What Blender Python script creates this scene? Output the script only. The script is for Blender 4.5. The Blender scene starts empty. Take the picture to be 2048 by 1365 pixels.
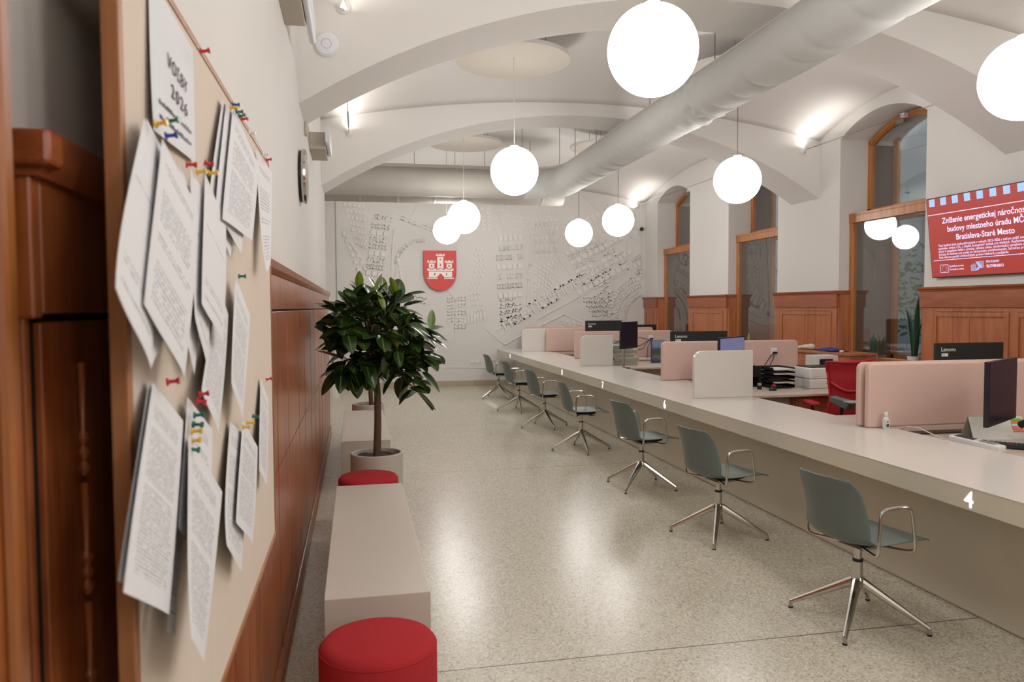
import bpy, bmesh, math, random
from mathutils import Vector, Matrix
R = math.radians
sc = bpy.context.scene
COL = sc.collection
# ------------------------------------------------------------------ camera, light, exposure
def make_camera():
    yaw, pit, rol = .20085, .04436, .00532
    f = Vector((math.sin(yaw)*math.cos(pit), math.cos(yaw)*math.cos(pit), -math.sin(pit)))
    r = Vector((math.cos(yaw), -math.sin(yaw), 0)); d = f.cross(r)
    r2 = r*math.cos(rol) + d*math.sin(rol); d2 = -r*math.sin(rol) + d*math.cos(rol)
    cam = bpy.data.cameras.new('camera'); o = bpy.data.objects.new('camera', cam); COL.objects.link(o)
    m = Matrix.Identity(4)
    for i in range(3):
        m[i][0] = r2[i]; m[i][1] = -d2[i]; m[i][2] = -f[i]
    m[2][3] = 1.70
    o.matrix_world = m
    cam.sensor_width = 36; cam.lens = 1531/2048*36; cam.clip_start = .02
    cam.dof.use_dof = True; cam.dof.focus_distance = 6.0; cam.dof.aperture_fstop = 6.3
    sc.camera = o
make_camera()
sc.view_settings.view_transform = 'Standard'; sc.view_settings.look = 'None'
sc.view_settings.exposure = 0.32; sc.view_settings.gamma = 1.0; sc.view_settings.use_curve_mapping = False
w = bpy.data.worlds.new('world'); sc.world = w; w.use_nodes = True
w.node_tree.nodes['Background'].inputs[0].default_value = (.62, .74, .9, 1)
w.node_tree.nodes['Background'].inputs[1].default_value = 1.3
GLOBE_STRENGTH = 13.0
UPLIGHT_W = 5.5
def area(name, loc, direction, sx, sy, watts, col=(1, .93, .86), spread=150):
    L = bpy.data.lights.new(name, 'AREA'); L.shape = 'RECTANGLE'; L.size = sx; L.size_y = sy
    L.energy = watts; L.color = col; L.spread = R(spread)
    o = bpy.data.objects.new(name, L); COL.objects.link(o); o.location = loc
    o.rotation_euler = Vector(direction).to_track_quat('-Z', 'Y').to_euler(); return o
# linear uplights riding on the cables along both walls
for i, (y0, y1) in enumerate(((2.75, 5.9), (6.6, 9.75), (10.45, 16.33), (-1.1, 2.05))):
    for x, dx in ((-.06, .25), (6.13, -.25)):
        if y0 > 10: spots = (11.6, 15.6)
        else: spots = (y0+.55, y1-.55)
        for y in spots:
            if x > 0 and y0 > 6: y = y + (0.15 if y > 8 else 0)
            area('uplight', (x, y, 3.90), (dx, 0, 1), 1.2, .04, UPLIGHT_W/2, (1, .96, .92), 165)

# ------------------------------------------------------------------ materials
def srgb(h):
    c = [int(h[i:i+2], 16)/255 for i in (0, 2, 4)]
    return tuple(((x+.055)/1.055)**2.4 if x > .04045 else x/12.92 for x in c) + (1,)
MATS = {}
class NT:
    def __init__(s, name, rough=.5, metal=0., spec=.5):
        s.m = bpy.data.materials.new(name); s.m.use_nodes = True; s.t = s.m.node_tree
        s.b = s.t.nodes['Principled BSDF']; s.out = s.t.nodes['Material Output']
        s.b.inputs['Roughness'].default_value = rough; s.b.inputs['Metallic'].default_value = metal
        s.b.inputs['Specular IOR Level'].default_value = spec; MATS[name] = s.m
    def n(s, typ, **k):
        nd = s.t.nodes.new(typ)
        for a, v in k.items():
            if a.startswith('i_'):
                key = a[2:].replace('_', ' ')
                nd.inputs[int(key) if key.isdigit() else key].default_value = v
            else: setattr(nd, a, v)
        return nd
    def l(s, a, b): s.t.links.new(a, b)
    def math(s, op, a, b=None, c=None):
        nd = s.n('ShaderNodeMath', operation=op)
        for i, v in enumerate((a, b, c)):
            if v is None: continue
            if isinstance(v, (int, float)): nd.inputs[i].default_value = v
            else: s.l(v, nd.inputs[i])
        return nd.outputs[0]
    def mix(s, fac, a, b):
        nd = s.n('ShaderNodeMix', data_type='RGBA')
        for i, v in ((0, fac), (6, a), (7, b)):
            if isinstance(v, (int, float, tuple)): nd.inputs[i].default_value = v
            else: s.l(v, nd.inputs[i])
        return nd.outputs[2]
    def ramp(s, fac, stops):
        nd = s.n('ShaderNodeValToRGB'); e = nd.color_ramp.elements
        while len(e) < len(stops): e.new(.5)
        for el, (p, c) in zip(e, stops): el.position = p; el.color = c
        s.l(fac, nd.inputs[0]); return nd.outputs[0]
    def bump(s, h, strength=.2, dist=.01):
        nd = s.n('ShaderNodeBump'); nd.inputs['Strength'].default_value = strength; nd.inputs['Distance'].default_value = dist
        s.l(h, nd.inputs['Height']); s.l(nd.outputs[0], s.b.inputs['Normal'])
def plain(name, hexc, rough=.5, metal=0., spec=.5, noise=.04, scale=8., bump=0., bscale=200.):
    t = NT(name, rough, metal, spec); c = srgb(hexc)
    tc = t.n('ShaderNodeTexCoord'); nz = t.n('ShaderNodeTexNoise', i_Scale=scale, i_Detail=4.)
    t.l(tc.outputs['Object'], nz.inputs['Vector'])
    lo = tuple(x*(1-noise) for x in c[:3])+(1,); hi = tuple(min(1, x*(1+noise)) for x in c[:3])+(1,)
    t.l(t.mix(nz.outputs[0], lo, hi), t.b.inputs['Base Color'])
    if bump:
        n2 = t.n('ShaderNodeTexNoise', i_Scale=bscale, i_Detail=3.); t.l(tc.outputs['Object'], n2.inputs['Vector'])
        t.bump(n2.outputs[0], bump, .002)
    return t.m
plain('plaster', 'dad6d1', .85, bump=.15, bscale=60, noise=.02, scale=2)
plain('plaster_white', 'dcd8d3', .85, noise=.01, bump=.08, bscale=40)
plain('relief_white', 'e4e0dc', .8, noise=.01, bump=.1, bscale=90)
plain('disc_cream', 'bdb4a7', .9, noise=.02)
plain('counter_top', 'd8d3cb', .22, noise=.01)
plain('counter_front', 'd0c8b6', .45, noise=.02)
plain('bench', 'cec6ba', .4, noise=.015)
plain('pot', 'bdb3a9', .6, noise=.03, bump=.1)
plain('pot_white', 'e0dcd6', .5)
plain('baseboard_stone', 'b3a48d', .5, noise=.05)
plain('red_fabric', 'b43237', .95, spec=.15, noise=.08, scale=60, bump=.4, bscale=900)
plain('red_mesh', 'a81220', .7, noise=.08, scale=90, bump=.4, bscale=700)
plain('red_frame', 'b41c26', .45)
plain('shield_red', 'd6453f', .5, noise=.01)
plain('white_plastic', 'e2e0dd', .4)
plain('grey_plastic', '9aa3a6', .5)
plain('ap_white', 'dcdfe4', .4)
plain('black_plastic', '17191a', .45)
plain('black_back', '1a1d1a', .6)
plain('dark_screen', '0e1630', .3, spec=.2, noise=.3, scale=3)
plain('chair_shell', '646e6a', .42, noise=.02)
plain('grey_chair', '5b6462', .6)
plain('grey_light', '9aa29c', .5)
plain('pink_felt', 'd3b4a8', .95, spec=.1, noise=.03, scale=40, bump=.3, bscale=800)
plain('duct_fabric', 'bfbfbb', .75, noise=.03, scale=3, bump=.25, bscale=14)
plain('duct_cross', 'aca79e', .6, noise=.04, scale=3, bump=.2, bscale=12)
plain('rail_light', 'c8c2ba', .6)
plain('duct_metal', 'a29c92', .55, noise=.06, scale=4)
plain('desk_top', 'c6b6a7', .4, noise=.02)
plain('binder_grey', 'a9ab9e', .7, noise=.04)
plain('soil', '3f342b', .95, noise=.6, scale=90, bump=1., bscale=120)
plain('bark', '5c4433', .85, noise=.25, scale=40, bump=.8, bscale=60)
plain('twig', '5a4a2c', .7, noise=.2)
plain('cork_felt', 'd8cabb', .95, spec=.1, noise=.03, scale=30, bump=.2, bscale=500)
plain('paper_back', 'd7d6da', .8)
plain('pin_red', 'c81f33', .3); plain('pin_yellow', 'e0b43a', .3); plain('pin_green', '12695a', .3)
plain('pin_blue', '263f9b', .3); plain('pin_white', 'e5e2dc', .3)
plain('blue_cloth', '2b3b86', .9, noise=.1); plain('cream_cloth', 'd5cbba', .9)
plain('ink', '45454b', .8); plain('text_white', 'f2ece6', .5)
plain('chrome', 'c9c5bf', .16, metal=1., noise=.01)
plain('steel', 'b9b6b0', .3, metal=1.)
plain('brass', 'b89a5a', .3, metal=1.)
plain('cable_black', '151515', .5); plain('wire_grey', '6f6c68', .5, metal=.6); plain('cord_white', 'd8d4cf', .5)
plain('lining_brown', '6a5444', .6)
plain('ext_stone', '85867f', .9, noise=.25, scale=1.6, bump=.4, bscale=8)
plain('ext_ground', '6b675f', .9, noise=.2)
plain('ext_leaf', '3f5a2c', .8, noise=.5, scale=5)
plain('snake_leaf', '2f5240', .4, noise=.5, scale=14)
plain('yellow_leaf', '7a8a28', .4)
plain('duck_yellow', 'e0a62a', .5)
plain('label_paper', 'd9d7cf', .6)
plain('note_green', '6bb13c', .7); plain('note_orange', 'e08a52', .7); plain('note_pink', 'e0808f', .7)
plain('sanitizer', 'd5d6d3', .25)
plain('clock_dark', '20262a', .3)
plain('dark_gap', '1d120b', .9)

def wood(name, c1, c2, c3, rough=.32, axis='Z', scale=1.):
    t = NT(name, rough); tc = t.n('ShaderNodeTexCoord'); mp = t.n('ShaderNodeMapping')
    s = {'Z': (9, 9, .7), 'Y': (9, .7, 9), 'X': (.7, 9, 9)}[axis]
    mp.inputs['Scale'].default_value = tuple(v*scale for v in s)
    t.l(tc.outputs['Object'], mp.inputs['Vector'])
    n1 = t.n('ShaderNodeTexNoise', i_Scale=2.2, i_Detail=6., i_Distortion=.7); t.l(mp.outputs[0], n1.inputs['Vector'])
    n2 = t.n('ShaderNodeTexNoise', i_Scale=16., i_Detail=3.); t.l(mp.outputs[0], n2.inputs['Vector'])
    f = t.math('ADD', t.math('MULTIPLY', n1.outputs[0], .75), t.math('MULTIPLY', n2.outputs[0], .25))
    t.l(t.ramp(f, [(.3, srgb(c1)), (.5, srgb(c2)), (.72, srgb(c3))]), t.b.inputs['Base Color'])
    t.bump(n2.outputs[0], .06, .003)
    t.b.inputs['Coat Weight'].default_value = .25; t.b.inputs['Coat Roughness'].default_value = .2
    return t.m
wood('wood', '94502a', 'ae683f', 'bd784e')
wood('wood_h', '80401f', '9a522c', 'ac643b', axis='Y')
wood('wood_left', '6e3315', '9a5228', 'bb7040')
wood('wood_orange', '7f4319', '9a5a2a', 'ad6e3a', .4)
wood('wood_board', '8f5a33', 'a86f45', 'b98355', .5)
wood('window_wood', '9a5824', 'b4723a', 'c48650', .4)
wood('wood_cabinet', '9a5536', 'ad6847', 'ba7a5a', .5)

def floor_mat():
    t = NT('terrazzo', .3); tc = t.n('ShaderNodeTexCoord')
    v1 = t.n('ShaderNodeTexVoronoi', i_Scale=95.); v2 = t.n('ShaderNodeTexVoronoi', i_Scale=210.)
    nz = t.n('ShaderNodeTexNoise', i_Scale=.9, i_Detail=5.)
    for q in (v1, v2, nz): t.l(tc.outputs['Object'], q.inputs['Vector'])
    base = t.ramp(v1.outputs['Color'], [(.0, srgb('979082')), (.25, srgb('bdb6a4')), (.6, srgb('cfc8b6')), (.9, srgb('ded8ca'))])
    dk = t.ramp(v2.outputs['Color'], [(.0, (1, 1, 1, 1)), (.12, (1, 1, 1, 1)), (.16, (0, 0, 0, 1))])
    c = t.mix(t.math('MULTIPLY', dk, .55), base, srgb('5d5142'))
    c = t.mix(t.math('MULTIPLY', nz.outputs[0], .22), c, srgb('9c9180'))
    sx = t.n('ShaderNodeSeparateXYZ'); t.l(tc.outputs['Object'], sx.inputs[0])
    for y in (3.5, 7.83, 10.92, -.6):
        j = t.math('LESS_THAN', t.math('ABSOLUTE', t.math('SUBTRACT', sx.outputs[1], y)), .004)
        c = t.mix(j, c, srgb('5f564a'))
    t.l(c, t.b.inputs['Base Color'])
    r = t.math('ADD', t.math('MULTIPLY', nz.outputs[0], .07), .22); t.l(r, t.b.inputs['Roughness'])
floor_mat()
def emis(name, col, s):
    t = NT(name); t.b.inputs['Emission Color'].default_value = col; t.b.inputs['Emission Strength'].default_value = s
    t.b.inputs['Base Color'].default_value = col
emis('globe_glass', (1, .985, .97, 1), GLOBE_STRENGTH)
emis('tv_red', srgb('a63a30'), .62); emis('tv_blue', srgb('94b4e6'), .6); emis('tv_text', srgb('cfc8ee'), .75)
MATS['tv_red'].node_tree.nodes['Principled BSDF'].inputs['Base Color'].default_value = srgb('6e221e')
emis('led_white', (1, .95, .92, 1), 1.0)
emis('screen_blue', srgb('77779f'), .55); MATS['screen_blue'].node_tree.nodes['Principled BSDF'].inputs['Base Color'].default_value = (.05, .05, .08, 1)
def glass(name, tint, ior=1.6, haze=0.):
    t = NT(name); t.t.nodes.remove(t.b)
    tr = t.n('ShaderNodeBsdfTransparent'); tr.inputs[0].default_value = tint
    gl = t.n('ShaderNodeBsdfGlossy'); gl.inputs['Roughness'].default_value = .01; gl.inputs[0].default_value = (1, 1, 1, 1)
    fr = t.n('ShaderNodeFresnel'); gm = t.n('ShaderNodeNewGeometry')
    t.l(t.math('ADD', t.math('MULTIPLY', gm.outputs['Backfacing'], 1/ior-ior), ior), fr.inputs[0])
    mx = t.n('ShaderNodeMixShader'); t.l(fr.outputs[0], mx.inputs[0]); t.l(tr.outputs[0], mx.inputs[1]); t.l(gl.outputs[0], mx.inputs[2])
    t.l(mx.outputs[0], t.out.inputs[0])
glass('window_glass', (.96, .97, .97, 1), 1.75)
glass('clear_plastic', (.9, .92, .92, 1), 1.3)
def leaf_mat(name, c1, c2):
    t = NT(name, .28); tc = t.n('ShaderNodeTexCoord'); nz = t.n('ShaderNodeTexNoise', i_Scale=7., i_Detail=2.)
    t.l(tc.outputs['Object'], nz.inputs['Vector'])
    c = t.ramp(nz.outputs[0], [(.35, srgb(c1)), (.7, srgb(c2))])
    uv = t.n('ShaderNodeSeparateXYZ'); t.l(tc.outputs['UV'], uv.inputs[0])
    rib = t.math('LESS_THAN', t.math('ABSOLUTE', t.math('SUBTRACT', uv.outputs[1], .5)), .035)
    c = t.mix(t.math('MULTIPLY', rib, .7), c, srgb('7f9a4a')); t.l(c, t.b.inputs['Base Color'])
    t.b.inputs['Coat Weight'].default_value = .3; t.b.inputs['Coat Roughness'].default_value = .15
leaf_mat('ficus_leaf', '1a2c12', '3b5a20'); leaf_mat('ficus_young', '56752a', '82962f')
def paper_mat(name, kind):
    """white sheet with printed rows of unreadable small text, laid out in the sheet's own uv"""
    t = NT(name, .75, spec=.2); tc = t.n('ShaderNodeTexCoord'); s = t.n('ShaderNodeSeparateXYZ'); t.l(tc.outputs['UV'], s.inputs[0])
    u, v = s.outputs[0], s.outputs[1]
    rows = {'dense': 58, 'letter': 46, 'sparse': 34, 'plain': 30}[kind]
    rr = t.math('FRACT', t.math('MULTIPLY', v, rows)); line = t.math('LESS_THAN', rr, .45)
    rowi = t.math('FLOOR', t.math('MULTIPLY', v, rows))
    cmb = t.n('ShaderNodeCombineXYZ'); t.l(t.math('MULTIPLY', u, 42), cmb.inputs[0]); t.l(t.math('MULTIPLY', rowi, 3.7), cmb.inputs[1])
    nz = t.n('ShaderNodeTexNoise', i_Scale=1., i_Detail=0.); t.l(cmb.outputs[0], nz.inputs['Vector'])
    word = t.math('GREATER_THAN', nz.outputs[0], .43)
    w1 = t.n('ShaderNodeTexWhiteNoise', noise_dimensions='1D'); t.l(rowi, w1.inputs['W'])
    # ragged right edge and paragraph gaps
    right = t.math('LESS_THAN', u, t.math('ADD', .80, t.math('MULTIPLY', w1.outputs[0], .09)))
    left = t.math('GREATER_THAN', u, .12)
    blk = t.n('ShaderNodeTexNoise', noise_dimensions='1D', i_Scale=7., i_Detail=1.); t.l(v, blk.inputs['W'])
    para = t.math('GREATER_THAN', blk.outputs[0], {'dense': .34, 'letter': .40, 'sparse': .46, 'plain': .60}[kind])
    inm = t.math('MULTIPLY', t.math('GREATER_THAN', v, .09), t.math('LESS_THAN', v, .9))
    m = line
    for q in (word, right, left, para, inm): m = t.math('MULTIPLY', m, q)
    t.l(t.mix(t.math('MULTIPLY', m, .48), srgb('dfdee0'), srgb('55555c')), t.b.inputs['Base Color'])
for k in ('dense', 'letter', 'sparse', 'plain'): paper_mat('paper_'+k, k)
plain('paper_title', 'd9d9dc', .75)
# ------------------------------------------------------------------ mesh helpers
BASE = {}
class MB:
    def __init__(s): s.v = []; s.f = []; s.uv = {}
    def add(s, vs, fs):
        o = len(s.v); s.v += [tuple(p) for p in vs]; s.f += [tuple(i+o for i in f) for f in fs]; return s
    def box(s, x0, x1, y0, y1, z0, z1):
        return s.add([(x, y, z) for x in (x0, x1) for y in (y0, y1) for z in (z0, z1)],
                     [(0, 1, 3, 2), (4, 6, 7, 5), (0, 4, 5, 1), (2, 3, 7, 6), (0, 2, 6, 4), (1, 5, 7, 3)])
    def obox(s, c, ax, ay, az):
        c, ax, ay, az = map(Vector, (c, ax, ay, az))
        return s.add([c+ax*i+ay*j+az*k for i in (-1, 1) for j in (-1, 1) for k in (-1, 1)],
                     [(0, 1, 3, 2), (4, 6, 7, 5), (0, 4, 5, 1), (2, 3, 7, 6), (0, 2, 6, 4), (1, 5, 7, 3)])
    def prism(s, poly, fn, a, b):
        """poly 2d, fn(p,q,t)->xyz, extruded t=a..b"""
        n = len(poly); vs = [fn(p, q, a) for p, q in poly]+[fn(p, q, b) for p, q in poly]
        fs = [tuple(range(n))[::-1], tuple(range(n, 2*n))]+[(i, (i+1) % n, n+(i+1) % n, n+i) for i in range(n)]
        return s.add(vs, fs)
    def strip(s, lo, hi, fn, a, b):
        """solid between two curves lo,hi (lists of 2d points of equal length) extruded a..b, made of quads"""
        n = len(lo); vs = [fn(*p, t) for t in (a, b) for c in (lo, hi) for p in c]
        q = lambda t, c, i: t*2*n+c*n+i; fs = []
        for i in range(n-1):
            fs += [(q(0, 0, i), q(0, 0, i+1), q(0, 1, i+1), q(0, 1, i)), (q(1, 0, i), q(1, 0, i+1), q(1, 1, i+1), q(1, 1, i)),
                   (q(0, 0, i), q(0, 0, i+1), q(1, 0, i+1), q(1, 0, i)), (q(0, 1, i), q(0, 1, i+1), q(1, 1, i+1), q(1, 1, i))]
        fs += [(q(0, 0, 0), q(0, 1, 0), q(1, 1, 0), q(1, 0, 0)), (q(0, 0, n-1), q(0, 1, n-1), q(1, 1, n-1), q(1, 0, n-1))]
        return s.add(vs, fs)
    def tube(s, pts, r, seg=10, cap=True, closed=False):
        pts = [Vector(p) for p in pts]; n = len(pts); rings = []
        rr = r if isinstance(r, (list, tuple)) else [r]*n
        up = None
        for i, p in enumerate(pts):
            a = pts[(i-1) % n] if (i > 0 or closed) else p; b = pts[(i+1) % n] if (i < n-1 or closed) else p
            t = (b-a).normalized()
            if up is None:
                up = t.orthogonal().normalized()
            up = (up - t*up.dot(t)).normalized(); sd = t.cross(up)
            rings.append([p+(up*math.cos(2*math.pi*k/seg)+sd*math.sin(2*math.pi*k/seg))*rr[i] for k in range(seg)])
        vs = [q for g in rings for q in g]; fs = []
        for i in range(n if closed else n-1):
            for k in range(seg):
                a, b = i*seg+k, i*seg+(k+1) % seg; j = ((i+1) % n)*seg
                fs.append((a, b, j+(k+1) % seg, j+k))
        if cap and not closed: fs += [tuple(range(seg))[::-1], tuple((n-1)*seg+k for k in range(seg))]
        return s.add(vs, fs)
    def lathe(s, prof, c=(0, 0, 0), seg=32, axis='Z', sx=1., sy=1.):
        c = Vector(c); vs = []
        def P(r, h, a):
            x, y = r*math.cos(a)*sx, r*math.sin(a)*sy
            return c+Vector({'Z': (x, y, h), 'X': (h, x, y), 'Y': (x, h, y)}[axis])
        for r, h in prof: vs += [P(r, h, 2*math.pi*k/seg) for k in range(seg)]
        fs = [(i*seg+k, i*seg+(k+1) % seg, (i+1)*seg+(k+1) % seg, (i+1)*seg+k) for i in range(len(prof)-1) for k in range(seg)]
        if prof[0][0] > 1e-6: fs.append(tuple(range(seg))[::-1])
        if prof[-1][0] > 1e-6: fs.append(tuple((len(prof)-1)*seg+k for k in range(seg)))
        return s.add(vs, fs)
    def ball(s, c, r, seg=24, rings=14, sx=1, sy=1, sz=1):
        return s.lathe([(r*math.sin(math.pi*i/rings), -r*sz*math.cos(math.pi*i/rings)) for i in range(rings+1)], c, seg, 'Z', sx, sy)
    def grid(s, nu, nv, fn, uv=False):
        o = len(s.v); vs = []
        for j in range(nv+1):
            for i in range(nu+1):
                vs.append(fn(i/nu, j/nv))
                if uv: s.uv[o+len(vs)-1] = (i/nu, j/nv)
        return s.add(vs, [(j*(nu+1)+i, j*(nu+1)+i+1, (j+1)*(nu+1)+i+1, (j+1)*(nu+1)+i) for j in range(nv) for i in range(nu)])
    def build(s, name, mat, parent=None, local=False, smooth=False, bevel=0, seg=2, solid=0, sub=0, offset=0, angle=35):
        off = Vector((0, 0, 0))
        if parent is not None and not local: off = BASE.get(parent.name, Vector((0, 0, 0)))
        me = bpy.data.meshes.new(name); me.from_pydata([Vector(p)-off for p in s.v], [], s.f)
        bm = bmesh.new(); bm.from_mesh(me)
        bmesh.ops.remove_doubles(bm, verts=bm.verts, dist=1e-6) if not s.uv else None
        bmesh.ops.recalc_face_normals(bm, faces=bm.faces); bm.to_mesh(me); bm.free()
        if s.uv:
            ul = me.uv_layers.new(name='UVMap')
            for lp in me.loops: ul.data[lp.index].uv = s.uv.get(lp.vertex_index, (0, 0))
        me.materials.append(MATS[mat] if isinstance(mat, str) else mat)
        o = bpy.data.objects.new(name, me); COL.objects.link(o)
        if parent is not None: o.parent = parent; BASE[o.name] = off
        else: BASE[o.name] = Vector((0, 0, 0))
        if solid: m = o.modifiers.new('solid', 'SOLIDIFY'); m.thickness = solid; m.offset = offset
        if bevel: m = o.modifiers.new('bevel', 'BEVEL'); m.width = bevel; m.segments = seg; m.limit_method = 'ANGLE'; m.angle_limit = R(40)
        if sub: m = o.modifiers.new('sub', 'SUBSURF'); m.levels = sub; m.render_levels = sub
        if smooth:
            for p in me.polygons: p.use_smooth = True
            if not sub:
                try: me.set_sharp_from_angle(angle=R(angle))
                except Exception: pass
        return o
def B(x0, x1, y0, y1, z0, z1): return MB().box(x0, x1, y0, y1, z0, z1)
def tag(o, label=None, cat=None, group=None, kind=None):
    if label: o['label'] = label
    if cat: o['category'] = cat
    if group: o['group'] = group
    if kind: o['kind'] = kind
    return o
def thing(name, loc, label, cat, group=None, kind=None):
    o = bpy.data.objects.new(name, None); COL.objects.link(o); o.location = loc; o.empty_display_size = .05
    BASE[o.name] = Vector(loc); return tag(o, label, cat, group, kind)
def struct(o): o['kind'] = 'structure'; return o
def copy_tree(o, parent=None):
    c = o.copy(); COL.objects.link(c); c.parent = parent
    for ch in list(o.children): copy_tree(ch, c)
    return c
def text_mesh(body, size, name='lettering', extrude=.0008, bold=0.0, align='LEFT', spacing=1.0):
    """lettering as verts/faces in its own xy plane"""
    cu = bpy.data.curves.new(name, 'FONT'); cu.body = body; cu.size = size; cu.extrude = extrude; cu.offset = bold
    cu.align_x = align; cu.space_character = spacing; cu.resolution_u = 3
    ob = bpy.data.objects.new(name, cu); COL.objects.link(ob)
    me = bpy.data.meshes.new_from_object(ob, depsgraph=bpy.context.evaluated_depsgraph_get())
    vs = [v.co.copy() for v in me.vertices]; fs = [tuple(p.vertices) for p in me.polygons]
    bpy.data.objects.remove(ob); bpy.data.meshes.remove(me); bpy.data.curves.remove(cu)
    return vs, fs
def place_text(mb, body, size, o, ex, ey, sx=1., **k):
    vs, fs = text_mesh(body, size, **k); o, ex, ey = Vector(o), Vector(ex).normalized(), Vector(ey).normalized(); ez = ex.cross(ey)
    mb.add([o+ex*v.x*sx+ey*v.y+ez*v.z for v in vs], fs)
rnd = random.Random(7)
def vault_z(x, y):
    for y0, y1, rs in ((-5, -1.8, .3), (-1.1, 2.05, .31), (2.75, 5.9, .31), (6.6, 9.75, .31), (10.45, 16.4, .42)):
        if y0 <= y <= y1:
            c, h = (y0+y1)/2, (y1-y0)/2; return 4.0+.36*max(-.2, 1-((x-3.0)/3.4)**2)+rs*(1-((y-c)/h)**2)
    return 4.6
XL, XR, YF = -.39, 6.40, 16.36         # left wall, right wall, far wall
XC, HS = 3.0, 3.4                      # vault axis and half span
LEFT_END = 10.6                        # the left wall stops here; a recess follows
XS = -.80                              # recessed wall
# ------------------------------------------------------------------ shell
struct(B(-3.2, 7.3, -5, YF+.3, -.1, 0).build('floor', 'terrazzo'))
struct(B(XL-.06, XL, .98, LEFT_END, 0, 4.6).add(*[B(XS-.3, XL-.06, LEFT_END-.25, LEFT_END, 0, 4.6).v, B(0, 1, 0, 1, 0, 1).f]).build('wall_left', 'plaster'))
struct(B(XS-.1, XS, LEFT_END, YF+.05, 0, 4.8).build('wall_left_recess', 'plaster'))
struct(B(XS-.1, XR+.9, YF, YF+.2, 0, 5.2).build('wall_far', 'plaster_white'))
struct(B(-3.2, 7.3, -5.2, -5, 0, 5.2).build('wall_back', 'plaster'))
struct(B(-3.3, -3.2, -5, 1.2, 0, 5.2).build('wall_side', 'plaster'))
struct(B(-3.2, XL-.06, 1.1, 1.2, 0, 5.2).build('wall_behind_left', 'plaster'))
# right wall with arched openings
WIN = [(7.69, 9.28), (10.82, 12.42), (14.0, 15.64)]
DEPTH = .46
def arch_pts(y0, y1, zs=3.92, rise=.23, n=16):
    c, h = (y0+y1)/2, (y1-y0)/2; rad = (h*h+rise*rise)/(2*rise)
    return [(c-h+2*h*i/n, zs+rise-rad+math.sqrt(max(0, rad*rad-(-h+2*h*i/n)**2))) for i in range(n+1)]
mb = MB(); fx = lambda p, q, t: (t, p, q)
edges = [-5]+[e for a in WIN for e in a]+[YF]
for i in range(0, len(edges), 2): mb.box(XR, XR+DEPTH+.45, edges[i], edges[i+1], 0, 5.2)
for y0, y1 in WIN:
    lo = arch_pts(y0, y1); mb.strip(lo, [(p, 5.2) for p, q in lo], fx, XR, XR+DEPTH+.45)
    mb.box(XR+.12, XR+DEPTH+.45, y0, y1, 0, .93)
struct(mb.build('wall_right', 'plaster', smooth=True))
# vault bays (sail shaped) and transverse ribs
def bay(name, y0, y1, rise, x0=XL-.1, zw=4.0):
    c, h = (y0+y1)/2, (y1-y0)/2
    def fn(u, v):
        x = x0+(XR+.1-x0)*u; y = y0-.02+(y1-y0+.04)*v
        return (x, y, zw+.36*max(-.2, 1-((x-XC)/HS)**2)+rise*(1-((y-c)/h)**2))
    o = MB().grid(40, 24, fn).build(name, 'plaster_white', smooth=True, solid=.06, offset=1)
    struct(o)
bay('ceiling', -5, -1.8, .3); bay('ceiling', -1.1, 2.05, .31); bay('ceiling', 2.75, 5.9, .31); bay('ceiling', 6.6, 9.75, .31)
bay('ceiling', 10.45, 16.4, .42, XS-.1)
struct(B(-3.3, 7.3, -5.2, YF+.2, 5.2, 5.3).build('ceiling_slab', 'plaster'))
def rib(y0, y1, x0=XL):
    rise = 1.0; rad = (HS*HS+rise*rise)/(2*rise); n = 48
    xs = [x0+(XR-x0)*i/n for i in range(n+1)]
    lo = [(x, 4.20-rad+math.sqrt(rad*rad-min(HS, abs(x-XC))**2)) for x in xs]
    struct(MB().strip(lo, [(x, 5.1) for x, z in lo], lambda p, q, t: (p, t, q), y0, y1).build('trim_rib', 'plaster_white', smooth=True))
for y in (-1.8, 2.05, 5.9, 9.75): rib(y, y+.7)
# far stone baseboard
mb = MB()
for i in range(9): mb.box(XS+.01+i*.82, XS+.01+i*.82+.815, YF-.025, YF, 0, .12)
struct(mb.build('baseboard_far', 'baseboard_stone', bevel=.003))
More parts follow.
